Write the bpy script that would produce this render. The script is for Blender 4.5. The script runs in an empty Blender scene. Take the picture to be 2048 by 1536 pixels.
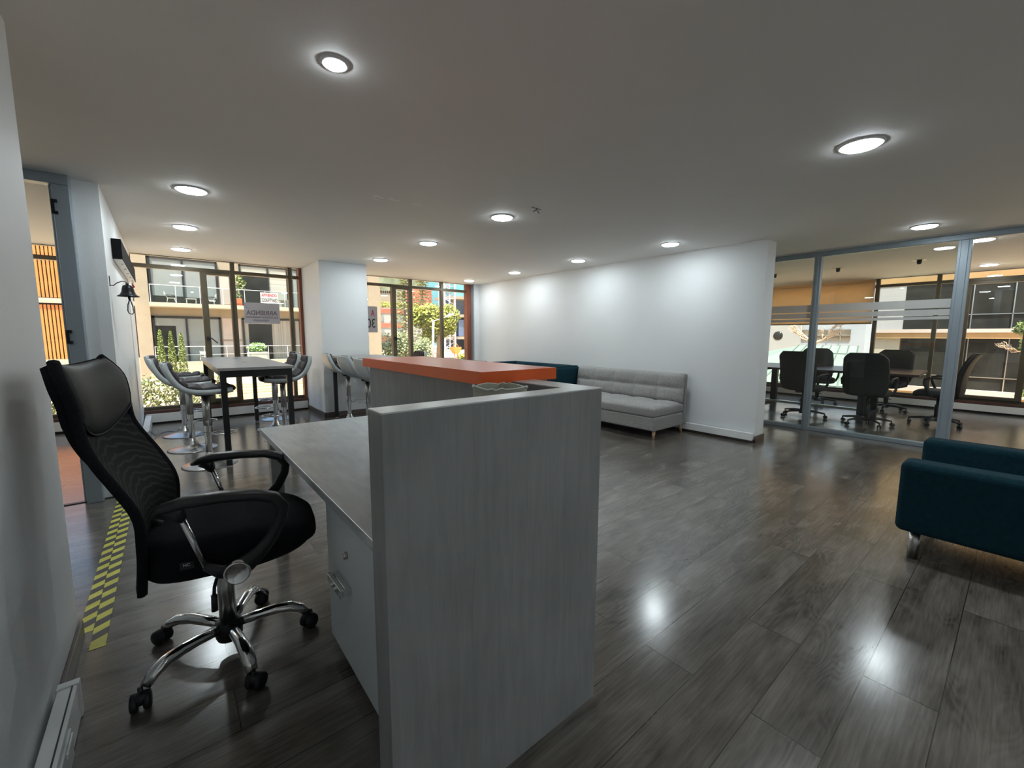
import bpy, math, random
from mathutils import Vector, Matrix
S = bpy.context.scene
PI = math.pi
random.seed(7)
sin, cos, R = math.sin, math.cos, math.radians

# ------------------------------------------------------------------ camera, sky, sun, exposure
cam = bpy.data.objects.new('camera', bpy.data.cameras.new('camera'))
S.collection.objects.link(cam); S.camera = cam
cam.data.sensor_width = 36; cam.data.lens = 840.7 / 2048 * 36
cam.data.clip_start = .02; cam.data.clip_end = 2000
YAW, PITCH, ROLL = .686624, .11427, .003487
f = Vector((sin(YAW)*cos(PITCH), cos(YAW)*cos(PITCH), -sin(PITCH)))
r = Vector((cos(YAW), -sin(YAW), 0)); u = r.cross(f)
r2 = r*cos(ROLL) + u*sin(ROLL); u2 = u*cos(ROLL) - r*sin(ROLL)
M = Matrix((r2, u2, -f)).transposed().to_4x4(); M.translation = (0, 0, 1.30)
cam.matrix_world = M

w = bpy.data.worlds.new('sky'); S.world = w; w.use_nodes = True
nt = w.node_tree; bg = nt.nodes['Background']
sky = nt.nodes.new('ShaderNodeTexSky'); sky.sky_type = 'NISHITA'; sky.sun_disc = False
sky.sun_elevation = R(60); sky.sun_rotation = R(215); sky.air_density = 1.2; sky.dust_density = 2.5
nt.links.new(sky.outputs[0], bg.inputs[0]); bg.inputs[1].default_value = .28
sun = bpy.data.objects.new('sun', bpy.data.lights.new('sun', 'SUN')); S.collection.objects.link(sun)
sun.data.energy = 11.5; sun.data.angle = R(.6); sun.data.color = (1, .91, .78)
sun.rotation_euler = Vector((.28, .30, -.91)).to_track_quat('-Z', 'Y').to_euler()
S.view_settings.view_transform = 'Standard'; S.view_settings.look = 'None'
S.view_settings.exposure = 0.38; S.view_settings.gamma = 1; S.view_settings.use_curve_mapping = False
LAMP = 76.0     # strength of the ceiling lamp diffusers
H = 2.43        # ceiling height

# ------------------------------------------------------------------ materials
def nodes(name):
    m = bpy.data.materials.new(name); m.use_nodes = True
    t = m.node_tree; return m, t, t.nodes['Principled BSDF'], t.links
def setp(p, **k):
    for a, v in k.items():
        p.inputs[a.replace('_', ' ')].default_value = v
def ramp(t, stops):
    n = t.nodes.new('ShaderNodeValToRGB'); e = n.color_ramp.elements
    while len(e) < len(stops): e.new(.5)
    for i, (pos, c) in enumerate(stops): e[i].position = pos; e[i].color = (*c, 1)
    return n
def tex(t, links, kind='Object', scale=(1, 1, 1), loc=(0, 0, 0), rot=(0, 0, 0)):
    c = t.nodes.new('ShaderNodeTexCoord'); mp = t.nodes.new('ShaderNodeMapping')
    mp.inputs['Scale'].default_value = scale; mp.inputs['Location'].default_value = loc; mp.inputs['Rotation'].default_value = rot
    links.new(c.outputs[kind], mp.inputs[0]); return mp
def noise(t, links, vec, scale, detail=3, dist=0, rough=.5):
    n = t.nodes.new('ShaderNodeTexNoise'); n.inputs['Scale'].default_value = scale; n.inputs['Detail'].default_value = detail
    n.inputs['Distortion'].default_value = dist; n.inputs['Roughness'].default_value = rough
    links.new(vec.outputs[0], n.inputs['Vector']); return n
def bump(t, links, src, p, strength=.1, dist=.01):
    b = t.nodes.new('ShaderNodeBump'); b.inputs['Strength'].default_value = strength; b.inputs['Distance'].default_value = dist
    links.new(src, b.inputs['Height']); links.new(b.outputs[0], p.inputs['Normal']); return b
def mat(name, c, rough=.5, metal=0, var=.06, scale=6, stretch=(1, 1, 1), bmp=0, bscale=60, spec=.5, **k):
    m, t, p, l = nodes(name); mp = tex(t, l, scale=stretch); n = noise(t, l, mp, scale)
    lo = tuple(max(0, x*(1-var)) for x in c); hi = tuple(min(1, x*(1+var)) for x in c)
    rp = ramp(t, [(.3, lo), (.7, hi)]); l.new(n.outputs[0], rp.inputs[0]); l.new(rp.outputs[0], p.inputs['Base Color'])
    setp(p, Roughness=rough, Metallic=metal, Specular_IOR_Level=spec, **k)
    if bmp:
        n2 = noise(t, l, tex(t, l), bscale); bump(t, l, n2.outputs[0], p, bmp, .004)
    return m
WHITE = mat('wall_paint', (.80, .82, .83), .55, var=.02, scale=1.5, bmp=.15, bscale=90)
CEIL = mat('ceiling_paint', (.80, .79, .77), .7, var=.02, scale=.8)
TRIMW = mat('white_duct', (.84, .85, .85), .4, var=.03)
SKIRT = mat('brown_skirting', (.13, .10, .085), .4, var=.2, scale=8, stretch=(1, 1, 6))
ALU = mat('aluminium_frame', (.36, .42, .47), .45, .5, var=.04)
BRONZE = mat('bronze_frame', (.115, .095, .062), .4, .3, var=.1)
REDWOOD = mat('reddish_wood', (.25, .075, .04), .45, var=.25, scale=5, stretch=(1, 1, .15))
DARKRED = mat('dark_sill_wood', (.10, .045, .035), .4, var=.2)
CHROME = mat('chrome', (.78, .78, .78), .12, 1, var=.02)
BRUSH = mat('brushed_steel', (.55, .54, .52), .28, 1, var=.05)
BLACK = mat('black_plastic', (.018, .018, .02), .38, var=.2)
RUBBER = mat('black_caster', (.012, .012, .014), .45, var=.2)
BLKMET = mat('black_metal', (.012, .012, .013), .35, var=.1)
LEATHER = mat('black_leather', (.024, .023, .021), .55, var=.1, bmp=.25, bscale=220, spec=.3)
CLOTH = mat('black_cloth', (.010, .010, .013), .95, var=.3, scale=150, bmp=.3, bscale=400, spec=.2)
QUILT = mat('brown_black_leatherette', (.030, .024, .024), .5, var=.15, spec=.35)
SHELL = mat('grey_plastic_shell', (.42, .45, .45), .35, var=.04)
GREYFAB = mat('grey_sofa_fabric', (.34, .335, .325), .95, var=.14, scale=45, bmp=.5, bscale=300, spec=.2)
TEALFAB = mat('teal_sofa_fabric', (.005, .032, .046), .95, var=.18, scale=40, bmp=.4, bscale=300, spec=.2)
LIGHTWOOD = mat('light_wood', (.48, .30, .17), .5, var=.12, stretch=(1, 1, .2), scale=20)
CAPM = mat('painted_sheen_cap_laminate', (.66, .67, .66), .34, var=.08, scale=5, stretch=(1.2, 5, 1), spec=.9)  # desk laminate made paler, the grazing window reflection is put into its colour
ORANGE = mat('orange_laminate', (.92, .14, .018), .34, var=.05, scale=3, spec=.45)
DARKWOOD = mat('dark_wood', (.055, .028, .022), .3, var=.3, scale=6, stretch=(8, 1, 1))
TABLETOP = mat('grey_tabletop', (.30, .29, .27), .35, var=.08, scale=12)
EDGETAN = mat('tan_edge_band', (.33, .25, .18), .5)
DRAWER = mat('grey_white_laminate', (.66, .69, .70), .45, var=.04, scale=3)
TAPEY = mat('yellow_tape', (.62, .60, .08), .4, var=.12, scale=12)
TAPEK = mat('black_tape', (.045, .04, .04), .4, var=.2)
BELLM = mat('black_iron', (.02, .02, .022), .4, .6, var=.15)
GREYROPE = mat('grey_rope', (.16, .16, .17), .8)
PAPER = mat('cream_basket', (.42, .41, .33), .8, var=.12, scale=14)
RIMW = mat('white_rim', (.8, .8, .76), .6)
RED = mat('red_plastic', (.35, .02, .02), .4)
HOLE = mat('dark_socket', (.02, .02, .02), .6)
def blindmat():
    m, t, p, l = nodes('tan_blind'); n = noise(t, l, tex(t, l, scale=(1, 1, 3)), 2); rp = ramp(t, [(.3, (.80, .62, .42)), (.7, (.86, .68, .47))])
    l.new(n.outputs[0], rp.inputs[0]); l.new(rp.outputs[0], p.inputs['Base Color']); setp(p, Roughness=.9)
    tr = t.nodes.new('ShaderNodeBsdfTranslucent'); l.new(rp.outputs[0], tr.inputs[0]); mx = t.nodes.new('ShaderNodeMixShader'); mx.inputs[0].default_value = .65
    l.new(p.outputs[0], mx.inputs[1]); l.new(tr.outputs[0], mx.inputs[2]); l.new(mx.outputs[0], t.nodes['Material Output'].inputs[0]); return m
BLIND = blindmat()
SIGNW = mat('white_sign', (.50, .50, .50), .6, var=.02)
SIGNG = mat('grey_sign', (.46, .44, .46), .7, var=.03)
INKR = mat('red_ink', (.62, .04, .05), .6); INKK = mat('black_ink', (.05, .05, .05), .6)
INKG = mat('faded_purple_ink', (.20, .15, .18), .7); INKR2 = mat('faded_red_ink', (.45, .06, .10), .6)

def laminate():
    m, t, p, l = nodes('grey_laminate')
    mp = tex(t, l, scale=(14, 14, 1.1)); n = noise(t, l, mp, 3, 6, .6, .65)
    mp2 = tex(t, l, scale=(1, 1, .7)); n2 = noise(t, l, mp2, 5, 4)
    mx = t.nodes.new('ShaderNodeMath'); mx.operation = 'MULTIPLY_ADD'; mx.inputs[1].default_value = .55
    sc = t.nodes.new('ShaderNodeMath'); sc.operation = 'MULTIPLY'; sc.inputs[1].default_value = .45
    l.new(n2.outputs[0], sc.inputs[0]); l.new(n.outputs[0], mx.inputs[0]); l.new(sc.outputs[0], mx.inputs[2])
    rp = ramp(t, [(.28, (.20, .205, .205)), (.5, (.27, .275, .272)), (.74, (.34, .345, .34))])
    l.new(mx.outputs[0], rp.inputs[0]); l.new(rp.outputs[0], p.inputs['Base Color']); setp(p, Roughness=.42)
    bump(t, l, n.outputs[0], p, .12, .002); return m
LAM = laminate()
def lamtop():
    m, t, p, l = nodes('lit_top_laminate')  # lighter copy of the desk laminate, light falling on the top is in the colour
    mp = tex(t, l, scale=(6, 1.2, 6)); n = noise(t, l, mp, 5, 5, .5)
    rp = ramp(t, [(.3, (.40, .42, .425)), (.7, (.50, .52, .525))]); l.new(n.outputs[0], rp.inputs[0])
    l.new(rp.outputs[0], p.inputs['Base Color']); setp(p, Roughness=.26, Specular_IOR_Level=.7); return m
LAMTOP = lamtop()
def floormat():
    m, t, p, l = nodes('grey_oak_planks')
    mp = tex(t, l, loc=(.35, .0475, 0))
    def brick(c1, c2, mort):
        b = t.nodes.new('ShaderNodeTexBrick'); b.offset = .37; b.offset_frequency = 2; b.squash = 1
        for k, v in (('Scale', 1), ('Mortar Size', .0020), ('Mortar Smooth', .2), ('Bias', 0), ('Brick Width', 1.38), ('Row Height', .2075)):
            b.inputs[k].default_value = v
        b.inputs['Color1'].default_value = (*c1, 1); b.inputs['Color2'].default_value = (*c2, 1); b.inputs['Mortar'].default_value = (*mort, 1)
        l.new(mp.outputs[0], b.inputs['Vector']); return b
    rnd = brick((0, 0, 0), (1, 1, 1), (0, 0, 0))
    off = t.nodes.new('ShaderNodeVectorMath'); off.operation = 'MULTIPLY_ADD'
    off.inputs[1].default_value = (3.1, 7.3, 11); l.new(rnd.outputs[0], off.inputs[0]); l.new(mp.outputs[0], off.inputs[2])
    m2 = t.nodes.new('ShaderNodeMapping'); m2.inputs['Scale'].default_value = (1.0, 4.6, 1); l.new(off.outputs[0], m2.inputs[0])
    big = noise(t, l, m2, 1.1, 2, .3)
    mul = t.nodes.new('ShaderNodeMath'); mul.operation = 'MULTIPLY'; mul.inputs[1].default_value = 26; l.new(big.outputs[0], mul.inputs[0])
    fr = t.nodes.new('ShaderNodeMath'); fr.operation = 'PINGPONG'; fr.inputs[1].default_value = .5; l.new(mul.outputs[0], fr.inputs[0])
    m3 = t.nodes.new('ShaderNodeMapping'); m3.inputs['Scale'].default_value = (3, 60, 1); l.new(off.outputs[0], m3.inputs[0])
    fine = noise(t, l, m3, 2, 5, .2)
    m4 = t.nodes.new('ShaderNodeMapping'); m4.inputs['Scale'].default_value = (1.6, 5.0, 1); l.new(off.outputs[0], m4.inputs[0])
    blot = noise(t, l, m4, 1.5, 4, .6)
    def add(a, b, ka, kb):
        x = t.nodes.new('ShaderNodeMath'); x.operation = 'MULTIPLY'; x.inputs[1].default_value = ka; l.new(a, x.inputs[0])
        y = t.nodes.new('ShaderNodeMath'); y.operation = 'MULTIPLY_ADD'; y.inputs[1].default_value = kb; l.new(b, y.inputs[0]); l.new(x.outputs[0], y.inputs[2]); return y.outputs[0]
    m5 = t.nodes.new('ShaderNodeMapping'); m5.inputs['Scale'].default_value = (1.6, 2.6, 1); m5.inputs['Location'].default_value = (5, 2, 0); l.new(off.outputs[0], m5.inputs[0])
    mk = noise(t, l, m5, 1.2, 1); mr = t.nodes.new('ShaderNodeMapRange'); mr.interpolation_type = 'SMOOTHSTEP'; mr.inputs[1].default_value = .46; mr.inputs[2].default_value = .66; l.new(mk.outputs[0], mr.inputs[0])
    mf = t.nodes.new('ShaderNodeMath'); mf.operation = 'MULTIPLY'; l.new(fr.outputs[0], mf.inputs[0]); l.new(mr.outputs[0], mf.inputs[1])
    s = add(mf.outputs[0], fine.outputs[0], -.22, .42); s = add(s, blot.outputs[0], 1, .75)
    rp = ramp(t, [(.36, (.052, .045, .038)), (.50, (.107, .095, .082)), (.62, (.148, .133, .117)), (.78, (.212, .193, .172))]); l.new(s, rp.inputs[0])
    tint = brick((.84, .84, .84), (1.1, 1.08, 1.06), (.22, .22, .22))
    mm = t.nodes.new('ShaderNodeMix'); mm.data_type = 'RGBA'; mm.blend_type = 'MULTIPLY'; mm.inputs[0].default_value = 1
    l.new(rp.outputs[0], mm.inputs[6]); l.new(tint.outputs[0], mm.inputs[7]); l.new(mm.outputs[2], p.inputs['Base Color'])
    rr = t.nodes.new('ShaderNodeMapRange'); rr.inputs[3].default_value = .17; rr.inputs[4].default_value = .25; l.new(fine.outputs[0], rr.inputs[0])
    l.new(rr.outputs[0], p.inputs['Roughness']); setp(p, Specular_IOR_Level=.6, Coat_Weight=.45, Coat_Roughness=.17)
    inv = t.nodes.new('ShaderNodeMath'); inv.operation = 'MULTIPLY'; inv.inputs[1].default_value = .03; l.new(s, inv.inputs[0])
    b2 = t.nodes.new('ShaderNodeMath'); b2.operation = 'SUBTRACT'; l.new(inv.outputs[0], b2.inputs[0]); l.new(tint.outputs['Fac'], b2.inputs[1])
    bump(t, l, b2.outputs[0], p, .2, .002)
    return m
FLOOR = floormat()
def glassmat(name, tintc=(.93, .96, .95), refl=1.0):
    m = bpy.data.materials.new(name); m.use_nodes = True; t = m.node_tree; l = t.links; t.nodes.clear()
    o = t.nodes.new('ShaderNodeOutputMaterial'); tr = t.nodes.new('ShaderNodeBsdfTransparent'); tr.inputs[0].default_value = (*tintc, 1)
    gl = t.nodes.new('ShaderNodeBsdfGlossy'); gl.inputs['Roughness'].default_value = .0; gl.inputs[0].default_value = (1, 1, 1, 1)
    lw = t.nodes.new('ShaderNodeLayerWeight'); lw.inputs[0].default_value = .5
    pw = t.nodes.new('ShaderNodeMath'); pw.operation = 'POWER'; pw.inputs[1].default_value = 5; l.new(lw.outputs['Facing'], pw.inputs[0])
    ma = t.nodes.new('ShaderNodeMath'); ma.operation = 'MULTIPLY_ADD'; ma.inputs[1].default_value = .94*refl; ma.inputs[2].default_value = .035*refl
    l.new(pw.outputs[0], ma.inputs[0]); mx = t.nodes.new('ShaderNodeMixShader'); l.new(ma.outputs[0], mx.inputs[0])
    l.new(tr.outputs[0], mx.inputs[1]); l.new(gl.outputs[0], mx.inputs[2]); l.new(mx.outputs[0], o.inputs[0]); return m
GLASS = glassmat('window_glass')
def veil(name, c, alpha, rough=.8):
    m, t, p, l = nodes(name); mp = tex(t, l); n = noise(t, l, mp, 8)
    rp = ramp(t, [(.3, tuple(x*.95 for x in c)), (.7, c)]); l.new(n.outputs[0], rp.inputs[0]); l.new(rp.outputs[0], p.inputs['Base Color'])
    setp(p, Roughness=rough, Alpha=alpha); return m
FROST = veil('frosted_film', (.72, .71, .69), .74)
def meshfab():
    m, t, p, l = nodes('black_mesh_fabric'); mp = tex(t, l, scale=(1, 1.6, 1.0))
    wv = t.nodes.new('ShaderNodeTexWave'); wv.wave_type = 'RINGS'; wv.inputs['Scale'].default_value = 11; wv.inputs['Distortion'].default_value = 5
    wv.inputs['Detail'].default_value = 1; wv.inputs['Detail Scale'].default_value = .9; l.new(mp.outputs[0], wv.inputs['Vector'])
    rp = ramp(t, [(.6, (.008, .008, .008)), (1, (.036, .034, .030))]); l.new(wv.outputs[0], rp.inputs[0]); l.new(rp.outputs[0], p.inputs['Base Color'])  # pale rings paint the moire of layered mesh into the colour
    setp(p, Roughness=.8, Specular_IOR_Level=.2); return m
MESHF = meshfab()
def emit(name, c, s):
    m, t, p, l = nodes(name); setp(p, Base_Color=(*c, 1), Emission_Color=(*c, 1), Emission_Strength=s); return m
LAMPM = emit('lamp_diffuser', (.86, .96, 1.0), LAMP)
def leafmat(name, cols, trans=.25):
    m, t, p, l = nodes(name); g = t.nodes.new('ShaderNodeNewGeometry')
    rp = ramp(t, [(i/(len(cols)-1), c) for i, c in enumerate(cols)]); l.new(g.outputs['Random Per Island'], rp.inputs[0])
    l.new(rp.outputs[0], p.inputs['Base Color']); setp(p, Roughness=.6, Transmission_Weight=0); return m
LEAF_H = leafmat('hedge_leaves', [(.08, .11, .03), (.19, .22, .08), (.30, .28, .14), (.42, .39, .27)])
LEAF_T = leafmat('topiary_leaves', [(.08, .12, .02), (.20, .26, .05), (.33, .36, .09)])
LEAF_Y = leafmat('yellow_green_leaves', [(.15, .18, .015), (.30, .32, .035), (.44, .42, .08)])
LEAF_P = leafmat('pine_needles', [(.08, .11, .035), (.18, .20, .07), (.30, .30, .12)])
LEAF_G = leafmat('bush_leaves', [(.08, .11, .04), (.22, .26, .11), (.42, .44, .24)])
LEAF_D = leafmat('plant_leaves', [(.05, .09, .02), (.14, .22, .05), (.40, .40, .16)])
BARK = mat('bark', (.22, .15, .11), .9, var=.3, scale=20)
PALEBARK = mat('pale_bark', (.62, .48, .36), .8, var=.2, scale=20)
STUCCO = mat('beige_stucco', (.285, .24, .18), .9, var=.06, scale=3)
STUCCO2 = mat('pale_slab_concrete', (.37, .34, .275), .9, var=.05, scale=3)
STUCCOP = mat('pinkish_stucco', (.44, .37, .34), .9, var=.05, scale=3)
TANCONC = mat('tan_concrete', (.35, .22, .10), .9, var=.1, scale=2)
LOUVER = mat('orange_louver', (.52, .18, .04), .6, var=.1, scale=4)
LOUVERBACK = mat('louver_backing', (.16, .10, .08), .8)
DGLASS = mat('dark_window_glass', (.022, .022, .020), .15, var=.4, scale=1.5, spec=.18)
BLINDG = mat('pale_blind_behind_glass', (.20, .22, .22), .5, var=.05, scale=3)
CURTAIN = mat('curtain', (.28, .26, .23), .8, var=.35, scale=12, stretch=(2.5, 1, .02))
SLATS = mat('slatted_blind', (.34, .34, .30), .7, var=.25, scale=9, stretch=(.02, 1, 2.5))
GROUNDM = mat('sunlit_ground', (.62, .46, .30), .9, var=.25, scale=1.5, stretch=(1, 3, 1))
WHITEP = mat('white_plastic', (.5, .48, .44), .6)
BRICKP = mat('orange_pot', (.70, .14, .05), .7)
BLUEG = mat('blue_glass_facade', (.12, .30, .36), .3, var=.2, scale=.3)
BLUESTEEL = mat('blue_grey_panels', (.10, .14, .24), .6, var=.2, scale=1)
REDBR = mat('red_facade', (.40, .12, .08), .8, var=.1, scale=1)
HILLM = mat('hill_green', (.16, .19, .13), .95, var=.5, scale=.25)
STEELW = mat('white_steel', (.42, .43, .48), .5)
ORMACH = mat('orange_machine', (.55, .22, .04), .5)
PGREEN = mat('pale_green_roof', (.22, .29, .23), .5, var=.08, scale=2)
SEAM = mat('roof_seam', (.13, .17, .15), .6)
WHITEB = mat('white_wall_outside', (.33, .325, .335), .9, var=.04, scale=1)
BLUEW = mat('bluish_wall_outside', (.33, .36, .42), .9, var=.04, scale=1)

# ------------------------------------------------------------------ mesh builder
ORG = {}
class MB:
    def __init__(s): s.v = []; s.f = []; s.sm = []; s.M = Matrix()
    def add(s, vs, fs, smooth=False):
        k = len(s.v); s.v += [s.M @ Vector(p) for p in vs]; s.f += [tuple(i+k for i in q) for q in fs]; s.sm += [smooth]*len(fs); return s
    def box(s, x0, x1, y0, y1, z0, z1, rz=0, c=None):
        vs = [(x, y, z) for x in (x0, x1) for y in (y0, y1) for z in (z0, z1)]
        if rz:
            cx, cy = c or ((x0+x1)/2, (y0+y1)/2); vs = [(cx+(x-cx)*cos(rz)-(y-cy)*sin(rz), cy+(x-cx)*sin(rz)+(y-cy)*cos(rz), z) for x, y, z in vs]
        return s.add(vs, [(0, 1, 3, 2), (4, 6, 7, 5), (0, 4, 5, 1), (2, 3, 7, 6), (0, 2, 6, 4), (1, 5, 7, 3)])
    def rings(s, rs, closed=True, cap=True, smooth=True):
        n = len(rs[0]); vs = [p for q in rs for p in q]; fs = []
        for i in range(len(rs)-1):
            for j in range(n if closed else n-1):
                a = i*n+j; b = i*n+(j+1) % n; fs.append((a, b, b+n, a+n))
        if cap: fs += [tuple(range(n))[::-1], tuple((len(rs)-1)*n+j for j in range(n))]
        return s.add(vs, fs, smooth)
    def tube(s, path, rad, n=10, cap=True, flat=None):
        path = [Vector(p) for p in path]; rs = []; pu = None
        for i, p in enumerate(path):
            d = (path[min(i+1, len(path)-1)]-path[max(i-1, 0)]).normalized()
            if pu is None: pu = d.orthogonal().normalized() if flat is None else Vector(flat)
            a = (pu-d*pu.dot(d)).normalized(); b = d.cross(a); pu = a
            q = rad[i] if isinstance(rad, (list, tuple)) else rad
            ra, rb = q if isinstance(q, (list, tuple)) else (q, q)
            rs.append([tuple(p+a*cos(2*PI*k/n)*ra+b*sin(2*PI*k/n)*rb) for k in range(n)])
        return s.rings(rs, cap=cap)
    def lathe(s, prof, c=(0, 0, 0), n=28, axis='z', cap=False):
        rs = []
        for q, z in prof:
            ring = []
            for k in range(n):
                a = 2*PI*k/n; x, y = q*cos(a), q*sin(a)
                ring.append({'z': (c[0]+x, c[1]+y, c[2]+z), 'x': (c[0]+z, c[1]+x, c[2]+y), 'y': (c[0]+y, c[1]+z, c[2]+x)}[axis])
            rs.append(ring)
        return s.rings(rs, cap=cap)
    def prism(s, poly, axis, a, b):
        def P(p, t): return {'x': (t, p[0], p[1]), 'y': (p[0], t, p[1]), 'z': (p[0], p[1], t)}[axis]
        n = len(poly); vs = [P(p, a) for p in poly]+[P(p, b) for p in poly]
        return s.add(vs, [tuple(range(n))[::-1], tuple(range(n, 2*n))]+[(i, (i+1) % n, (i+1) % n+n, i+n) for i in range(n)])
    def torus(s, c, R0, r0, n=32, m=8, nrm=(0, 0, 1)):
        q = Vector((0, 0, 1)).rotation_difference(Vector(nrm)); rs = []
        for i in range(n):
            a = 2*PI*i/n; rs.append([tuple(Vector(c)+q @ Vector(((R0+r0*cos(b))*cos(a), (R0+r0*cos(b))*sin(a), r0*sin(b)))) for b in [2*PI*j/m for j in range(m)]])
        rs.append(rs[0]); return s.rings(rs, cap=False)
    def slab(s, top, bot):   # closed sheet between two equal grids [row][col]
        R_, C_ = len(top), len(top[0]); vs = [p for q in top for p in q]+[p for q in bot for p in q]; o = R_*C_; fs = []
        for i in range(R_-1):
            for j in range(C_-1):
                a = i*C_+j; fs.append((a, a+1, a+C_+1, a+C_)); fs.append((o+a, o+a+C_, o+a+C_+1, o+a+1))
        e = [j for j in range(C_)]+[i*C_+C_-1 for i in range(1, R_)]+[(R_-1)*C_+j for j in range(C_-2, -1, -1)]+[i*C_ for i in range(R_-2, 0, -1)]
        for k in range(len(e)):
            a, b = e[k], e[(k+1) % len(e)]; fs.append((b, a, a+o, b+o))
        return s.add(vs, fs, True)
    def build(s, name, m, parent=None, bevel=0, seg=2, sub=0, root=None):
        me = bpy.data.meshes.new(name); o = bpy.data.objects.new(name, me); S.collection.objects.link(o)
        if parent is None:
            xs = [p.x for p in s.v]; ys = [p.y for p in s.v]; zs = [p.z for p in s.v]
            org = Vector(((min(xs)+max(xs))/2, (min(ys)+max(ys))/2, min(zs))); o.location = org
        else:
            org = ORG[parent.name]; o.parent = parent
        ORG[o.name] = org
        me.from_pydata([p-org for p in s.v], [], s.f); me.materials.append(m)
        me.polygons.foreach_set('use_smooth', s.sm); me.update()
        if bevel:
            b = o.modifiers.new('bevel', 'BEVEL'); b.width = bevel; b.segments = seg; b.limit_method = 'ANGLE'; b.angle_limit = R(35)
        if sub:
            q = o.modifiers.new('sub', 'SUBSURF'); q.levels = sub; q.render_levels = sub
        return o
def B(*a, **k): return MB().box(*a, **k)
def tag(o, label=None, cat=None, group=None, kind=None):
    for k, v in (('label', label), ('category', cat), ('group', group), ('kind', kind)):
        if v: o[k] = v
    return o
def thing(name, label, cat, loc=(0, 0, 0), group=None):
    o = bpy.data.objects.new(name, None); S.collection.objects.link(o); o.location = loc; o.empty_display_size = .2
    ORG[o.name] = Vector(loc); return tag(o, label, cat, group)
def struct(o): o['kind'] = 'structure'; return o
def dup(root, loc, rz, label=None, group=None):
    def cp(o, par):
        c = o.copy(); S.collection.objects.link(c); c.parent = par
        if par is not None: c.matrix_parent_inverse = o.matrix_parent_inverse
        for ch in list(o.children): cp(ch, c)
        return c
    n = cp(root, None); n.location = loc; n.rotation_euler = (0, 0, rz)
    if label: n['label'] = label
    if group: n['group'] = group
    return n
def place(o, loc, rz, label=None): 
    o.location = loc; o.rotation_euler = (0, 0, rz)
    if label: o['label'] = label
    return o
def superring(cx, cy, z, a, b, p=4, n=36):
    out = []
    for k in range(n):
        t = 2*PI*k/n; c, d = cos(t), sin(t)
        out.append((cx+a*math.copysign(abs(c)**(2/p), c), cy+b*math.copysign(abs(d)**(2/p), d), z))
    return out
def text(s, size, name, m, parent, loc, rot, mirror=False, bold=.0, width=None, xs=1):
    c = bpy.data.curves.new(name, 'FONT'); c.body = s; c.size = size; c.align_x = 'CENTER'; c.align_y = 'CENTER'; c.extrude = .001; c.offset = bold
    to = bpy.data.objects.new(name+'_t', c); S.collection.objects.link(to)
    me = bpy.data.meshes.new_from_object(to.evaluated_get(bpy.context.evaluated_depsgraph_get())); bpy.data.objects.remove(to)
    if width:
        w_ = max(v.co.x for v in me.vertices)-min(v.co.x for v in me.vertices); xs = width/w_
    for v in me.vertices: v.co.x *= xs*(-1 if mirror else 1)
    if mirror: me.flip_normals()
    me.materials.clear(); me.materials.append(m)
    o = bpy.data.objects.new(name, me); S.collection.objects.link(o); o.parent = parent
    o.location = Vector(loc)-ORG[parent.name]; o.rotation_euler = rot; ORG[o.name] = Vector(loc); return o

# ------------------------------------------------------------------ the setting
struct(B(-3.6, 11.05, -3.3, 8.12, -.12, 0).build('floor', FLOOR))
struct(B(-3.6, 11.05, -3.3, 8.12, H, H+.25).build('ceiling', CEIL))
struct(B(-.53, -.375, -3.2, 2.47, 0, H).build('wall_left', WHITE))
struct(B(-.463, -.315, 4.55, 8.0, 0, H).build('wall_left', WHITE))
struct(B(-3.6, -3.5, -3.2, 8.0, 0, H).build('wall_left_far', WHITE))
struct(B(-3.6, 11.05, -3.3, -3.2, 0, H).build('wall_behind', WHITE))
struct(B(-3.5, -1.62, 4.50, 4.60, 0, H).build('wall_passage', WHITE))
struct(B(5.505, 5.76, 2.02, 8.0, 0, H).build('wall_right', WHITE))
struct(B(5.76, 10.86, 4.2, 4.32, 0, H).build('wall_conference', WHITE))
struct(B(1.875, 2.61, 6.94, 8.0, 0, H).build('wall_pillar', WHITE))
struct(B(5.36, 5.505, 7.9, 8.05, 0, H).build('trim_1', TRIMW))
struct(B(5.34, 5.365, 7.885, 8.05, .0, H).build('trim_2', ALU))
def skirt(n, *a): return struct(B(*a).build(n, SKIRT, bevel=.003))
skirt('baseboard_left', -.375, -.36, -1.0, 2.475, 0, .075)
skirt('baseboard_left', -.56, -.365, 2.47, 2.485, 0, .075)
skirt('baseboard_left', -.315, -.300, 4.55, 7.9, 0, .08)
skirt('baseboard_pillar', 1.86, 1.875, 6.925, 7.9, 0, .08)
skirt('baseboard_pillar', 1.86, 2.625, 6.925, 6.94, 0, .08)
skirt('baseboard_right', 5.49, 5.505, 2.005, 7.9, 0, .045)
skirt('baseboard_right', 5.49, 5.775, 2.005, 2.02, 0, .085)
struct(B(-1.62, -.315, 4.53, 4.57, 0, .006).build('trim_3', BLKMET))
# white cable duct running along walls, sitting above the skirting
def duct(n, *a): return struct(B(*a).build(n, TRIMW, bevel=.004))
duct('baseboard_duct', 5.44, 5.49, 2.03, 7.85, .035, .125)
duct('baseboard_duct_window', -.30, 1.86, 7.93, 8.0, .03, .16)
duct('baseboard_duct_window', 2.62, 5.36, 7.93, 8.0, .03, .16)
duct('baseboard_duct_window', -3.5, -.47, 7.93, 8.0, .03, .16)
duct('baseboard_duct_conference', 10.78, 10.86, -3.2, 4.2, .035, .15)
for x0, x1 in ((-.31, 1.87), (2.61, 5.36), (-3.5, -.463)):
    struct(B(x0, x1, 7.96, 8.12, 0, .03).build('trim_4', BLKMET))
struct(B(10.83, 10.95, -3.2, 4.2, 0, .035).build('trim_5', BLKMET))

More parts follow.
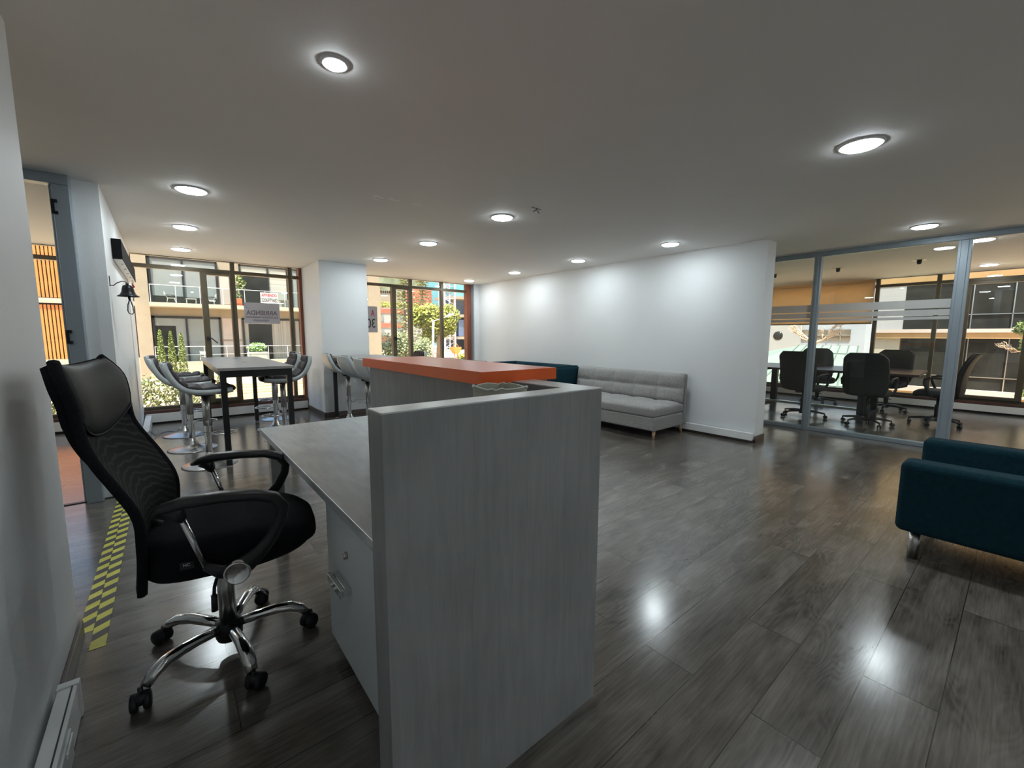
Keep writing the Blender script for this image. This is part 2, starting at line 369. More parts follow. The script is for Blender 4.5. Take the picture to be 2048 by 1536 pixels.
# windows --------------------------------------------------------------------
def window(n, x0, x1, muls, casement=None, jambs=(0, 0), Y=8.05, sill=.2):
    """window wall in the plane y = Y"""
    f_ = MB(); zt = 2.245
    f_.box(x0, x1, Y-.03, Y+.05, zt, zt+.055)
    f_.box(x0, x1, Y-.03, Y+.05, H-.008, H)
    f_.box(x0, x1, Y-.03, Y+.05, sill, sill+.045)
    for m_ in muls: f_.box(m_-.028, m_+.028, Y-.035, Y+.05, sill, H)
    wdw = struct(f_.build(n, BRONZE, bevel=.004))
    B(x0, x1, Y-.001, Y+.001, sill, H).build('window_pane', GLASS, wdw)
    B(x0, x1, Y-.12, Y+.07, sill-.045, sill).build('window_sill', DARKRED, wdw, bevel=.004)
    B(x0, x1, Y-.05, Y+.07, .0, sill-.045).build('sill_wall', TRIMW, wdw)
    if casement:
        a, b = casement; c = MB()
        c.box(a-.035, a+.045, Y-.06, Y+.045, sill+.045, zt); c.box(b-.05, b-.028, Y-.06, Y+.045, sill+.045, zt)
        c.box(a+.045, b-.05, Y-.06, Y+.045, zt-.04, zt); c.box(a+.045, b-.05, Y-.06, Y+.045, sill+.045, sill+.10)
        c.build('casement_frame', BRONZE, wdw, bevel=.004)
        h = MB().box(a-.012, a+.026, Y-.085, Y-.06, 1.21, 1.27); h.tube([(a+.01, Y-.095, 1.25), (a+.05, Y-.10, 1.245), (a+.12, Y-.10, 1.17)], .008, 8)
        h.build('casement_handle', BLACK, wdw)
    for j, x in zip(jambs, (x0, x1)):
        if j: B(min(x, x+j), max(x, x+j), Y-.07, Y+.06, sill, H).build('jamb', REDWOOD, wdw, bevel=.003)
    return wdw
window('window_1', -.315, 1.875, (.885, 1.70), (.50, .885), (0, -.045))
window('window_2', 2.61, 5.36, (3.915, 4.635), (3.535, 3.915), (0, -.12))
window('window_3', -3.5, -.463, (-1.95, -2.7))
def cwindow():
    X = 10.9; f_ = MB(); zt = 2.26; s_ = .2
    f_.box(X-.03, X+.05, -3.2, 4.2, zt, zt+.055); f_.box(X-.03, X+.05, -3.2, 4.2, H-.008, H); f_.box(X-.03, X+.05, -3.2, 4.2, s_, s_+.04)
    for y in (3.9, 1.96, 1.11, -1.3): f_.box(X-.035, X+.05, y-.03, y+.03, s_, H)
    wdw = struct(f_.build('window_4', BRONZE, bevel=.004))
    B(X-.001, X+.001, -3.2, 4.2, s_, H).build('window_pane', GLASS, wdw)
    B(X-.12, X+.07, -3.2, 4.2, s_-.05, s_).build('window_sill', DARKRED, wdw, bevel=.004)
    B(X-.05, X+.07, -3.2, 4.2, 0, s_-.05).build('sill_wall', TRIMW, wdw)
    c = MB().box(X-.06, X+.045, .70, .80, s_+.04, zt).box(X-.06, X+.045, -.02, .06, s_+.04, zt)
    c.box(X-.06, X+.045, .06, .70, zt-.05, zt).box(X-.06, X+.045, .06, .70, s_+.04, s_+.09)
    c.build('casement_frame', BRONZE, wdw, bevel=.004)
    B(X-.09, X-.06, .74, .77, 1.02, 1.06).build('casement_handle', BLACK, wdw)
cwindow()
# doorway at the end of the left passage
dr = struct(MB().box(-1.62, -.463, 4.47, 4.57, 2.36, H).box(-.555, -.463, 4.47, 4.57, 0, 2.36).box(-1.62, -1.54, 4.47, 4.57, 0, 2.36).box(-.575, -.553, 4.53, 4.56, 0, 2.36).build('door_1', ALU, bevel=.006))
for z in (2.20, 1.28):
    MB().box(-.562, -.545, 4.455, 4.472, z-.05, z+.05).box(-.548, -.53, 4.455, 4.472, z-.05, z-.03).box(-.548, -.53, 4.455, 4.472, z+.03, z+.05).build('strike_plate', BLKMET, dr)
# glass partition of the conference room
gp = thing('glass_partition', 'aluminium framed glass partition with three frosted bands, in front of the conference table', 'glass partition', (6.9, 2.5, 0))
MB().box(6.86, 6.94, -3.2, 4.2, 2.365, H).build('top_rail', ALU, gp, bevel=.006)
MB().box(6.865, 6.935, .56, 4.2, 0, .055).build('bottom_rail', ALU, gp, bevel=.006)
for y0, y1, n in ((1.845, 1.925, 'post'), (.475, .585, 'post'), (3.7, 3.78, 'post')):
    MB().box(6.86, 6.94, y0, y1, 0, 2.365).box(6.852, 6.86, y0+.025, y1-.025, .0, 2.365).build(n, ALU, gp, bevel=.008)
for y0, y1 in ((.585, 1.845), (1.925, 3.7)):
    gl = B(6.8995, 6.9005, y0, y1, .055, 2.365).build('glass_pane', GLASS, gp)
    for z0, z1 in ((1.635, 1.735), (1.555, 1.62), (1.505, 1.54)):
        B(6.896, 6.8985, y0+.005, y1-.005, z0, z1).build('frosted_band', FROST, gl)

# ceiling lamps -------------------------------------------------------------
def lamp(rf, rd):
    t = thing('ceiling_light', '', 'ceiling light', (0, 0, 0), 'round recessed ceiling lights')
    MB().lathe([(rd, 0.0), (rd, -.006), (rd+.004, -.010), (rf-.004, -.007), (rf, 0.0)], n=40).build('frame', WHITE, t)
    MB().lathe([(.0005, -.019), (rd*.5, -.0185), (rd*.9, -.016), (rd, -.004)], n=40).build('diffuser', LAMPM, t); return t
lp = lamp(.115, .096)
LL = [((.236, 4.265), 'above the near end of the tall table'), ((.24, 5.75), 'above the middle of the tall table'), ((.24, 7.235), 'nearest the left window, above the tall table'),
      ((2.575, 3.30), 'nearest of the three in the middle row, beyond the orange counter'), ((2.58, 4.78), 'middle one of the row over the orange counter'), ((2.58, 6.266), 'in front of the white pillar'),
      ((4.89, 2.90), 'near the free end of the right wall, above the grey sofa'), ((4.89, 4.405), 'second along the right wall, above the teal sofa'), ((4.93, 5.95), 'third along the right wall'), ((4.93, 7.42), 'in the far corner by the second window'),
      ((3.26, .73), 'largest and nearest, in the upper right of the picture'), ((6.09, .775), 'just outside the glass partition'),
      ((7.41, .44), 'just inside the conference room doorway'), ((10.02, .49), 'by the conference room window')]
HID = [(1.3, -1.3), (3.26, -.95), (5.6, -1.0), (3.26, -2.5), (8.7, -1.6), (-1.9, 3.0), (-1.9, 6.5)]   # unseen lamps added to brighten the desk panel and the rooms
for i, ((x, y), s_) in enumerate(LL):
    lab = 'added unseen round ceiling light '+s_
    if i == 0: place(lp, (x, y, H), 0, lab)
    else: dup(lp, (x, y, H), 0, lab)
for (x, y), q in zip(HID, ('behind the camera, first from the left wall', 'behind the camera, in line with the armchair', 'behind the camera, nearest the glass partition', 'farthest behind the camera', 'in the conference room behind the armchair', 'over the left passage', 'in the left room')): dup(lp, (x, y, H), 0, 'added unseen round ceiling light '+q)
l2 = lamp(.058, .038); l2['group'] = 'small recessed spots'; place(l2, (.626, 1.941, H), 0, 'small bright recessed spot alone on the ceiling above the desk and office chair')
for i, (x, y, s_) in enumerate([(8.68, 1.12, 'nearest the doorway'), (8.70, 2.10, 'in the middle of the row'), (8.70, 3.04, 'farthest left, beside the tan blind')]):
    if i == 0:
        t0 = thing('ceiling_spotlight', '', 'spotlight', (0, 0, 0), 'unlit spotlights over the conference table')
        B(-.075, .075, -.075, .075, -.004, 0).build('plate', BRUSH, t0); MB().lathe([(.0, -.06), (.022, -.06), (.03, -.03), (.03, -.004)], n=16, cap=True).build('lamp_head', BLKMET, t0); t = t0
        place(t0, (x, y, H), 0)
    else: t = dup(t0, (x, y, H), 0)
    t['label'] = 'small unlit spotlight on the conference room ceiling, '+s_
# marks on the ceiling
random.seed(3)
def patch(cx, cy, n, sx, sy):
    m_ = MB()
    for k in range(n):
        x = cx+random.uniform(-sx, sx); y = cy+random.uniform(-sy, sy); a = random.uniform(.008, .03); b = random.uniform(.004, .014); th = random.uniform(.5, .9)
        q = [(x+a*cos(t+th)*random.uniform(.7, 1.1), y+b*sin(t)+a*.4*cos(t)) for t in [2*PI*i/7 for i in range(7)]]; ym = min(p[1] for p in q)
        m_.add([(px, py, H-.0008-.02*(py-ym)) for px, py in q]+[(px, py, H+.001) for px, py in q], [tuple(range(7))[::-1], tuple(range(7, 14))]+[(i, (i+1) % 7, (i+1) % 7+7, i+7) for i in range(7)])
    return m_
PLAST = mat('bare_plaster', (.97, .95, .90), .8, var=.0)
for (cx, cy, n, sx, sy, lab) in [(1.434, 3.509, 16, .05, .05, 'largest patch of flaked paint showing pale plaster on the ceiling, leftmost of three'), (1.554, 3.458, 10, .05, .03, 'middle patch of flaked paint on the ceiling'), (1.773, 3.467, 6, .04, .02, 'smallest patch of flaked ceiling paint, nearest the middle lamps')]:
    tag(patch(cx, cy, n, sx, sy).build('flaked_paint_patch', PLAST), lab, 'paint patch', 'flaked paint patches')
hk = MB().tube([(2.643, 2.888, H), (2.64, 2.885, H-.012), (2.615, 2.90, H-.03)], .0035, 6).tube([(2.643, 2.888, H-.008), (2.66, 2.87, H-.045)], .003, 6).tube([(2.58, 2.88, H-.001), (2.70, 2.89, H-.001)], .003, 6)
tag(hk.build('wire_stub', BLACK), 'short black wire ends sticking out of the ceiling beyond the middle lamp', 'wire')

# ------------------------------------------------------------------ reception desk
dk = thing('reception_desk', 'grey wood-grain reception desk with a raised front panel and an orange counter top', 'reception desk', (.75, 1.6, 0))
MB().prism([(.354, .884), (1.112, .884), (1.112, 1.235), (1.005, 1.235), (1.005, .966), (.354, .966)], 'z', 0, 1.126).build('front_panel', LAM, dk, bevel=.0015)
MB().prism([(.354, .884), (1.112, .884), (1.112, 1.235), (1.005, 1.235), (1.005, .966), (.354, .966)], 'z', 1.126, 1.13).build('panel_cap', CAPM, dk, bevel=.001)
B(.89, 1.20, 1.235, 2.37, 0, 1.122).build('counter_body', LAM, dk, bevel=.0015)
B(.86, 1.236, 1.22, 2.395, 1.124, 1.171).build('counter_top', ORANGE, dk, bevel=.001)
MB().prism([(.40, .968), (.888, .968), (.888, 2.38), (1.16, 2.38), (1.16, 2.89), (.40, 2.89)], 'z', .706, .74).build('desktop', LAMTOP, dk, bevel=.002)
B(.43, .50, 2.78, 2.85, 0, .706).build('leg', BRUSH, dk, bevel=.006)
B(1.05, 1.12, 2.78, 2.85, 0, .706).build('leg', BRUSH, dk, bevel=.006)
pd = thing('drawer_pedestal', 'light grey drawer pedestal with a lock and steel handle under the desk', 'drawer unit', (.68, 1.4, 0))
B(.47, .875, 1.10, 1.735, .05, .70).build('body', DRAWER, pd, bevel=.002)
B(.50, .85, 1.13, 1.70, .0, .05).build('plinth', BLACK, pd)
dw = B(.452, .469, 1.10, 1.735, .065, .695).build('door', DRAWER, pd, bevel=.002)
MB().lathe([(.0, -.014), (.011, -.014), (.013, -.008), (.013, 0)], c=(.452, 1.49, .51), axis='x', n=20, cap=True).build('lock', BRUSH, dw)
MB().box(.412, .421, 1.455, 1.605, .372, .405).box(.421, .452, 1.455, 1.466, .376, .401).box(.421, .452, 1.594, 1.605, .376, .401).box(.430, .452, 1.466, 1.594, .393, .401).build('handle', CHROME, dw, bevel=.002)
# basket standing on the desk behind the panel
random.seed(5); bk = thing('paper_basket', 'cream open basket with a crumpled white rim behind the desk panel, under the orange counter', 'basket', (.80, 1.09, .74))
rs = []; N = 40
for i in range(11):
    t = i/10; z = .741+t*.393; ring = []
    for k in range(N):
        a = 2*PI*k/N; p = 5; c, d = cos(a), sin(a); q = (.055+.02*t)
        x = .842+(q*1.0)*math.copysign(abs(c)**(2/p), c); y = 1.09+(q*.95)*math.copysign(abs(d)**(2/p), d)
        ring.append((x, y, z+(t**3)*.0025*sin(9*a)+(t**4)*random.uniform(-.0015, .0015)))
    rs.append(ring)
inner = [[(.842+(p[0]-.842)*.94, 1.09+(p[1]-1.09)*.94, p[2]) for p in q] for q in rs[::-1]]; inner[-1] = [(p[0], p[1], .747) for p in inner[-1]]
MB().rings(rs+inner).build('body', PAPER, bk)
MB().tube([(p[0], p[1], p[2]) for p in rs[-1]]+[rs[-1][0]], .0028, 6).build('rim', RIMW, bk)

# ------------------------------------------------------------------ high-back office chair
oc = thing('office_chair', 'black high-back mesh office chair with padded headrest and chrome star base', 'office chair', (0, 0, 0))
prof = [(-.235, .415), (-.222, .50), (-.213, .60), (-.215, .70), (-.258, .80), (-.300, .88), (-.328, .95), (-.338, 1.02), (-.342, 1.08), (-.356, 1.14), (-.388, 1.20)]
def ip(pr, t):
    t = max(0, min(1, t))*(len(pr)-1); i = min(int(t), len(pr)-2); q = t-i
    p0, p1, p2, p3 = pr[max(i-1, 0)], pr[i], pr[i+1], pr[min(i+2, len(pr)-1)]
    return tuple(.5*((2*b)+(-a+c)*q+(2*a-5*b+4*c-d)*q*q+(-a+3*b-3*c+d)*q**3) for a, b, c, d in zip(p0, p1, p2, p3))
wid = [.190, .215, .235, .240, .243, .236, .222, .222, .232, .232, .175]
def backgrid(off, t0=0, t1=1, wf=1, nu=17, nv=36, bulge=0):
    g = []
    for j in range(nv):
        t = t0+(t1-t0)*j/(nv-1); x, z = ip(prof, t); wdt = ip([(a,) for a in wid], t)[0]*wf
        x2, z2 = ip(prof, min(1, t+.01)); x1, z1 = ip(prof, max(0, t-.01)); d = Vector((x2-x1, z2-z1)).normalized(); nx, nz = d.y, -d.x
        row = []
        for i in range(nu):
            v = -1+2*i/(nu-1); e = .035*v*v+off+bulge*(1-abs(v)**4)*(1-abs(2*j/(nv-1)-1)**4); row.append((x+nx*e, v*wdt, z+nz*e))
        g.append(row)
    return g
def taper(g, g0, n=14): return [[tuple(Vector(a).lerp(Vector(b), min(1, j/n)**.8)) for a, b in zip(r0, r1)] for j, (r1, r0) in enumerate(zip(g, g0))]
MB().slab(backgrid(.0, 0, .64), backgrid(-.022, 0, .64)).build('mesh_back', MESHF, oc)
MB().slab(backgrid(-.004, .50, 1), taper(backgrid(-.045, .50, 1), backgrid(-.021, .50, 1))).build('headrest_shell', CLOTH, oc)
# padded headrest, lower edge curved like a shield
g1, g2 = [], []
for j in range(20):
    rj, rk = [], []
    for i in range(21):
        v = -1+2*i/20; tlow = .60+.10*abs(v)**2.2; t = tlow+(.985-tlow)*j/19; x, z = ip(prof, t); wdt = ip([(a,) for a in wid], t)[0]*.985
        x2, z2 = ip(prof, min(1, t+.01)); x1, z1 = ip(prof, t-.01); d = Vector((x2-x1, z2-z1)).normalized(); nx, nz = d.y, -d.x
        e = .035*v*v+.004+.030*(1-abs(v)**5)*(1-abs(2*j/19-1)**5); rj.append((x+nx*e, v*wdt, z+nz*e)); e2 = .035*v*v-.002; rk.append((x+nx*e2, v*wdt, z+nz*e2))
    g1.append(rj); g2.append(rk)
hp = MB().slab(g1, g2).build('headrest_pad', LEATHER, oc)
MB().tube([(p[0]+.003, p[1], p[2]) for p in g1[0]], .0035, 6).build('piping', LEATHER, hp)
for s_ in (-1, 1):   # rim tubes of the back frame
    e = backgrid(-.008)
    MB().tube([q[0 if s_ < 0 else -1] for q in e], [(.016, .012)]*len(e), 8).build('back_frame', CLOTH, oc)
# seat
sr = []
for z, k, dx in ((.436, .80, -.01), (.442, .93, 0), (.466, 1.0, .0), (.515, 1.01, .0), (.556, .985, -.004), (.576, .92, -.012), (.587, .78, -.022), (.592, .5, -.03), (.592, .15, -.03)):
    rr_ = superring(.052+dx, 0, z, .288*k, .25*k, 3.2, 44); sr.append([(x, y, zz-max(0, x-.12)*.16*(z > .5)+max(0, x-.12)*.12*(z < .5)-max(0, -x)*.05*(z < .5)+.008*(abs(y)/.25)**2) for x, y, zz in rr_])
MB().rings(sr).build('seat', CLOTH, oc)
lbt = B(-.088, -.048, -.249, -.243, .498, .524).build('maker_tag', BLACK, oc)
text('HC', .014, 'tag_lettering', RIMW, lbt, (0, 0, 0), (0, 0, 0)).location = (0, 0, 0)
for ch in lbt.children: ch.location = (-.068, -.2500, .514); ch.rotation_euler = (PI/2, 0, 0)
for s_ in (-1, 1):   # armrests
    y = .29*s_
    a = MB().tube([(-.135, y, .728), (-.11, y, .738), (-.05, y, .750), (.05, y, .751), (.15, y, .742), (.205, y, .722), (.232, y, .685), (.225, y, .64), (.195, y, .58), (.155, y, .53), (.11, y, .495), (.07, y, .478)],
                  [(.007, .014), (.016, .027), (.020, .033), (.019, .034), (.018, .032), (.021, .027), (.021, .022), (.020, .018), (.021, .017), (.025, .016), (.033, .015), (.034, .015)], 12, flat=(0, 0, 1))
    a.tube([(.075, y, .475), (.03, y, .485), (-.01, y, .515)], [(.030, .012), (.024, .014), (.013, .013)], 10, flat=(0, 0, 1))
    a.tube([(-.085, y, .735), (-.07, y, .712), (-.062, y, .690)], [(.034, .02), (.022, .018), (.015, .015)], 10, flat=(1, 0, 0))
    ar = a.build('armrest', BLACK, oc)
    MB().tube([(-.062, y, .693), (-.008, y, .515)], .0105, 12).build('strut', CHROME, ar)
    hubm = MB().lathe([(.0, -.010), (.034, -.010), (.0365, -.0125), (.040, -.010), (.042, .006)], c=(.082, y+.016*s_, .478), axis='y', n=32)
    if s_ > 0:
        hubm = MB().lathe([(.0, .010), (.034, .010), (.0365, .0125), (.040, .010), (.042, -.006)], c=(.082, y+.016, .478), axis='y', n=32)
    hubm.build('chrome_cap', CHROME, ar)
    MB().tube([(.07, y, .47), (.05, y*.6, .45), (.02, 0, .44)], [.022, .02, .025], 8).build('arm_bracket', BLACK, ar)
B(-.09, .10, -.085, .085, .405, .455).build('mechanism', BLACK, oc, bevel=.01)
MB().tube([(.01, -.06, .43), (.0, -.13, .405), (-.01, -.17, .37), (-.012, -.178, .33)], .006, 8).tube([(-.011, -.176, .345), (-.012, -.180, .285)], [.010, .011], 8).build('tilt_lever', BLACK, oc)
MB().tube([(-.15, 0, .42), (-.20, 0, .43), (-.215, 0, .50), (-.20, 0, .60)], [(.012, .03)]*4, 8).build('back_bracket', BLACK, oc)
MB().lathe([(.0, .12), (.030, .12), (.030, .405), (.0, .405)], n=24, cap=True).build('gas_cover', BRUSH, oc)
MB().lathe([(.0, .055), (.042, .055), (.048, .07), (.048, .125), (.036, .14), (.0, .14)], n=28, cap=True).build('hub', BLACK, oc)
for k in range(5):
    a = R(-10+12+72*k)
    pts = [(.03, .112), (.10, .118), (.17, .122), (.225, .115), (.265, .095), (.290, .068)]
    rd = [(.019, .023), (.020, .021), (.022, .021), (.022, .024), (.020, .024), (.016, .020)]
    L_ = MB(); L_.M = Matrix.Rotation(a, 4, 'Z'); L_.tube([(p, 0, z) for p, z in pts], rd, 12, flat=(0, 0, 1)); lg = L_.build('base_arm', CHROME, oc)
    b2 = MB(); b2.M = Matrix.Rotation(a, 4, 'Z') @ Matrix.Translation((.305, 0, 0)) @ Matrix.Rotation(R(40+k*67), 4, 'Z')
    for s_ in (-1, 1): b2.lathe([(.0, -.011), (.025, -.011), (.030, -.005), (.030, .005), (.025, .011), (.0, .011)], c=(-.012, .018*s_, .0304), axis='y', n=24, cap=True)
    b2.lathe([(.0, -.027), (.022, -.027), (.024, .0), (.022, .027), (0, .027)], c=(-.010, 0, .040), axis='y', n=16, cap=True); b2.tube([(0, 0, .03), (-.002, 0, .075)], .008, 8)
    b2.build('caster', RUBBER, lg)
place(oc, (.12, 1.99, 0), R(-12))

# ------------------------------------------------------------------ bar stools
def stool():
    t = thing('bar_stool', '', 'bar stool', (0, 0, 0))
    pr = [(-.315, 1.035), (-.305, .98), (-.275, .90), (-.225, .82), (-.155, .765), (-.06, .742), (.06, .738), (.15, .742), (.215, .750)]
    hw = [.150, .19, .205, .208, .208, .206, .204, .200, .185]
    def grid(off, wf=1, t0=0, t1=1, nu=15, nv=26, tuft=0, wall=0):
        g = []
        for j in range(nv):
            q = t0+(t1-t0)*j/(nv-1); x, z = ip(pr, q); ww = ip([(a,) for a in hw], q)[0]*wf
            xa, za = ip(pr, max(0, q-.01)); xb, zb = ip(pr, min(1, q+.01)); d = Vector((xb-xa, zb-za)).normalized(); nx, nz = -d.y, d.x
            row = []
            for i in range(nu):
                v = -1+2*i/(nu-1); e = off+wall*min(1, max(0, (abs(v)-.86)/.10))
                if tuft: e += tuft*(abs(sin(PI*(v+1)/2*4))*abs(sin(PI*j/(nv-1)*6)))**.35*(1-abs(v)**10)
                row.append((x+nx*e, v*ww, z+nz*e))
            g.append(row)
        return g
    MB().slab(grid(.012, wall=.026), grid(-.012)).build('shell', SHELL, t)
    MB().slab(grid(.052, .89, .015, .985, 33, 61, .022), grid(.008, .89, .015, .985, 33, 61)).tube([(.215, y, .765) for y in (-.15, -.075, 0, .075, .15)], [(.014, .024), (.030, .040), (.032, .044), (.030, .040), (.014, .024)], 10, flat=(0, 0, 1)).build('quilted_cushion', QUILT, t)
    MB().lathe([(.0, .695), (.075, .70), (.08, .725), (.0, .735)], n=24, cap=True).build('seat_plate', BLACK, t)
    MB().lathe([(.0, .40), (.032, .40), (.032, .70), (.0, .70)], n=24, cap=True).build('upper_column', BRUSH, t)
    MB().lathe([(.028, .06), (.028, .41)], n=24).build('lower_column', CHROME, t)
    MB().lathe([(.0, 0), (.232, 0), (.235, .004), (.225, .009), (.15, .022), (.09, .038), (.055, .062), (.042, .095), (.033, .10), (.033, .125), (.025, .127)], n=48).build('base', BRUSH, t)
    fr = MB().torus((.135, 0, .31), .105, .008, 32, 8).tube([(.025, 0, .31), (.035, 0, .31)], .01, 8).build('footrest_ring', CHROME, t)
    MB().lathe([(.036, .29), (.036, .33)], n=20).build('collar', CHROME, fr)
    MB().tube([(.0, .03, .705), (.03, .12, .70), (.03, .17, .69)], .005, 6).build('height_lever', CHROME, t)
    return t
bs = stool()
ST = [((.262, 5.13), 2, 'nearest of the three on the left side of the tall table'), ((.158, 5.965), 0, 'middle one of three on the left side of the tall table'), ((.115, 6.87), -4, 'farthest on the left side of the tall table, by the window'),
      ((1.09, 5.85), 176, 'nearest on the right side of the tall table'), ((1.12, 6.58), 181, 'middle one on the right side of the tall table'), ((1.27, 7.35), 178, 'farthest on the right side of the tall table, by the window'),
      ((2.06, 6.36), -3, 'beside the white pillar, nearest the wall'), ((2.03, 5.5), 3, 'second from the pillar, half hidden by the orange counter'), ((1.98, 4.75), 0, 'third from the pillar, mostly behind the orange counter'), ((3.05, 6.55), 180, 'far side of the second tall table, only its back top showing')]
for i, ((x, y), a, s_) in enumerate(ST):
    g_ = 'quilted bar stools'; lab = 'quilted grey bar stool, '+s_
    if i == 0: place(bs, (x, y, 0), R(a), lab); bs['group'] = g_
    else: dup(bs, (x, y, 0), R(a), lab, g_)

def bartable(n, x0, x1, y0, y1, lab, grom):
    t = thing('bar_table', lab, 'tall table', ((x0+x1)/2, (y0+y1)/2, 0), 'tall bar tables')
    tp = B(x0, x1, y0, y1, .952, .98).build('tabletop', TABLETOP, t, bevel=.0015)
    for gx, gy in grom: MB().lathe([(.0, .9815), (.03, .9815), (.032, .980)], c=(gx, gy, 0), n=24).build('cable_grommet', BLKMET, tp)
    f_ = MB()
    f_.box(x0+.02, x1-.02, y0+.02, y0+.075, .885, .952).box(x0+.02, x1-.02, y1-.075, y1-.02, .885, .952)
    f_.box(x0+.02, x0+.07, y0+.075, y1-.075, .90, .952).box(x1-.07, x1-.02, y0+.075, y1-.075, .90, .952); f_.build('apron_frame', BLKMET, t)
    for x in (x0+.045, x1-.045):
        for y in (y0+.045, y1-.045):
            lg = B(x-.025, x+.025, y-.025, y+.025, .012, .885).build('leg', BLKMET, t, bevel=.002)
            MB().lathe([(.0, 0), (.03, 0), (.03, .007), (.012, .013), (.0, .013)], c=(x, y, 0), n=16, cap=True).build('foot', CHROME, lg)
    return t
bartable(1, .36, 1.03, 4.88, 7.33, 'long black-legged tall table with grey top between the stools, before the left window', [(.70, 5.86), (.70, 6.74)])
bartable(2, 1.975, 2.72, 4.3, 6.90, 'tall grey-topped table against the white pillar, behind the orange counter', [(2.55, 6.75)])

# ------------------------------------------------------------------ sofas
def puff(s, o, ux, uy, n, lx, ly, h, nu, nv, thick, res=6):
    """tufted panel: origin o, axes ux, uy, outward n"""
    o, ux, uy, n = map(Vector, (o, ux, uy, n)); A, Bm = [], []; NU, NV = nu*res+1, nv*res+1
    for j in range(NV):
        a, b = [], []
        for i in range(NU):
            U, V = i/(NU-1), j/(NV-1); e = h*(abs(sin(PI*U*nu))*abs(sin(PI*V*nv)))**.33*.75+h*.35*(1-abs(2*U-1)**14)*(1-abs(2*V-1)**14)
            p = o+ux*(U*lx)+uy*(V*ly); a.append(tuple(p+n*(thick+e))); b.append(tuple(p))
        A.append(a); Bm.append(b)
    return s.slab(A, Bm)
def sofa(label, y0, y1, fab, legm, armless=True, group='wall sofas'):
    t = thing('sofa', label, 'sofa', (5.02, (y0+y1)/2, 0), group)
    B(4.66, 5.36, y0, y1, .105, .285).build('base', fab, t, bevel=.02)
    n = max(3, round((y1-y0)/.42))
    puff(MB(), (4.645, y0+.005, .285), (0, 1, 0), (1, 0, 0), (0, 0, 1), (y1-y0-.01), .72, .034, n, 2, .108).build('seat_cushion', fab, t, bevel=.02)
    m_ = MB().prism([(5.355, .12), (5.435, .12), (5.435, .80), (5.385, .80)], 'y', y0, y1); m_.build('back_frame', fab, t, bevel=.02)
    d = Vector((.055, 0, .39)).normalized(); nn = Vector((-d.z, 0, d.x))
    puff(MB(), (5.345, y0+.005, .40), (0, 1, 0), tuple(d), tuple(nn), (y1-y0-.01), .40, .048, n, 2, .035).build('back_cushion', fab, t, bevel=.015)
    for x in (4.70, 5.37):
        for y in (y0+.03, y1-.05):
            dx = .02 if x < 5 else -.02; dy = 0
            MB().tube([(x+dx, y+.01, .115), (x, y, 0)], [.022, .016], 12).build('leg', legm, t)
    return t
sofa('light grey tufted armless sofa with short wooden legs against the right wall', 2.87, 4.78, GREYFAB, LIGHTWOOD)
ts = sofa('dark teal tufted corner sofa beyond the grey sofa, half hidden by the orange counter', 4.94, 6.42, TEALFAB, BLACK)
ts2 = MB(); puff(ts2, (5.445, 4.86, .13), (-1, 0, 0), (0, 0, 1), (0, -1, 0), .74, .65, .02, 3, 2, .03); ts2.box(4.70, 5.445, 4.855, 4.93, .12, .80).build('side_panel', TEALFAB, ts, bevel=.012)
B(4.70, 5.445, 6.43, 6.52, .12, .80).build('side_panel', TEALFAB, ts, bevel=.02)
ct = thing('console_table', 'low dark brown console table whose top edge shows behind the orange counter', 'table', (4.1, 6.75, 0))
B(3.75, 4.385, 6.05, 7.45, .812, .85).build('tabletop', DARKWOOD, ct, bevel=.003)
for x in (3.8, 4.33):
    for y in (6.1, 7.4): B(x-.03, x+.03, y-.03, y+.03, 0, .812).build('leg', DARKWOOD, ct)
# teal armchair at the right edge
ac = thing('armchair', 'dark teal upholstered armchair with steel legs cut off by the right edge of the picture', 'armchair', (3.75, -.1, 0))
for x0, x1 in ((3.255, 3.43), (4.085, 4.26)):
    B(x0, x1, -.62, .405, .17, .585).build('arm', TEALFAB, ac, bevel=.035, seg=4)
B(3.43, 4.085, -.62, -.45, .17, .80).build('backrest', TEALFAB, ac, bevel=.035, seg=4)
B(3.43, 4.085, -.45, .37, .17, .30).build('seat_base', TEALFAB, ac, bevel=.01)
puff(MB(), (3.435, -.445, .30), (1, 0, 0), (0, 1, 0), (0, 0, 1), .645, .80, .03, 1, 1, .10, res=16).build('seat_cushion', TEALFAB, ac, bevel=.02)
for x in (3.34, 4.17):
    for y in (.32, -.54): MB().lathe([(.0, 0), (.026, 0), (.026, .172), (0, .172)], c=(x, y, 0), n=20, cap=True).build('leg', BRUSH, ac)

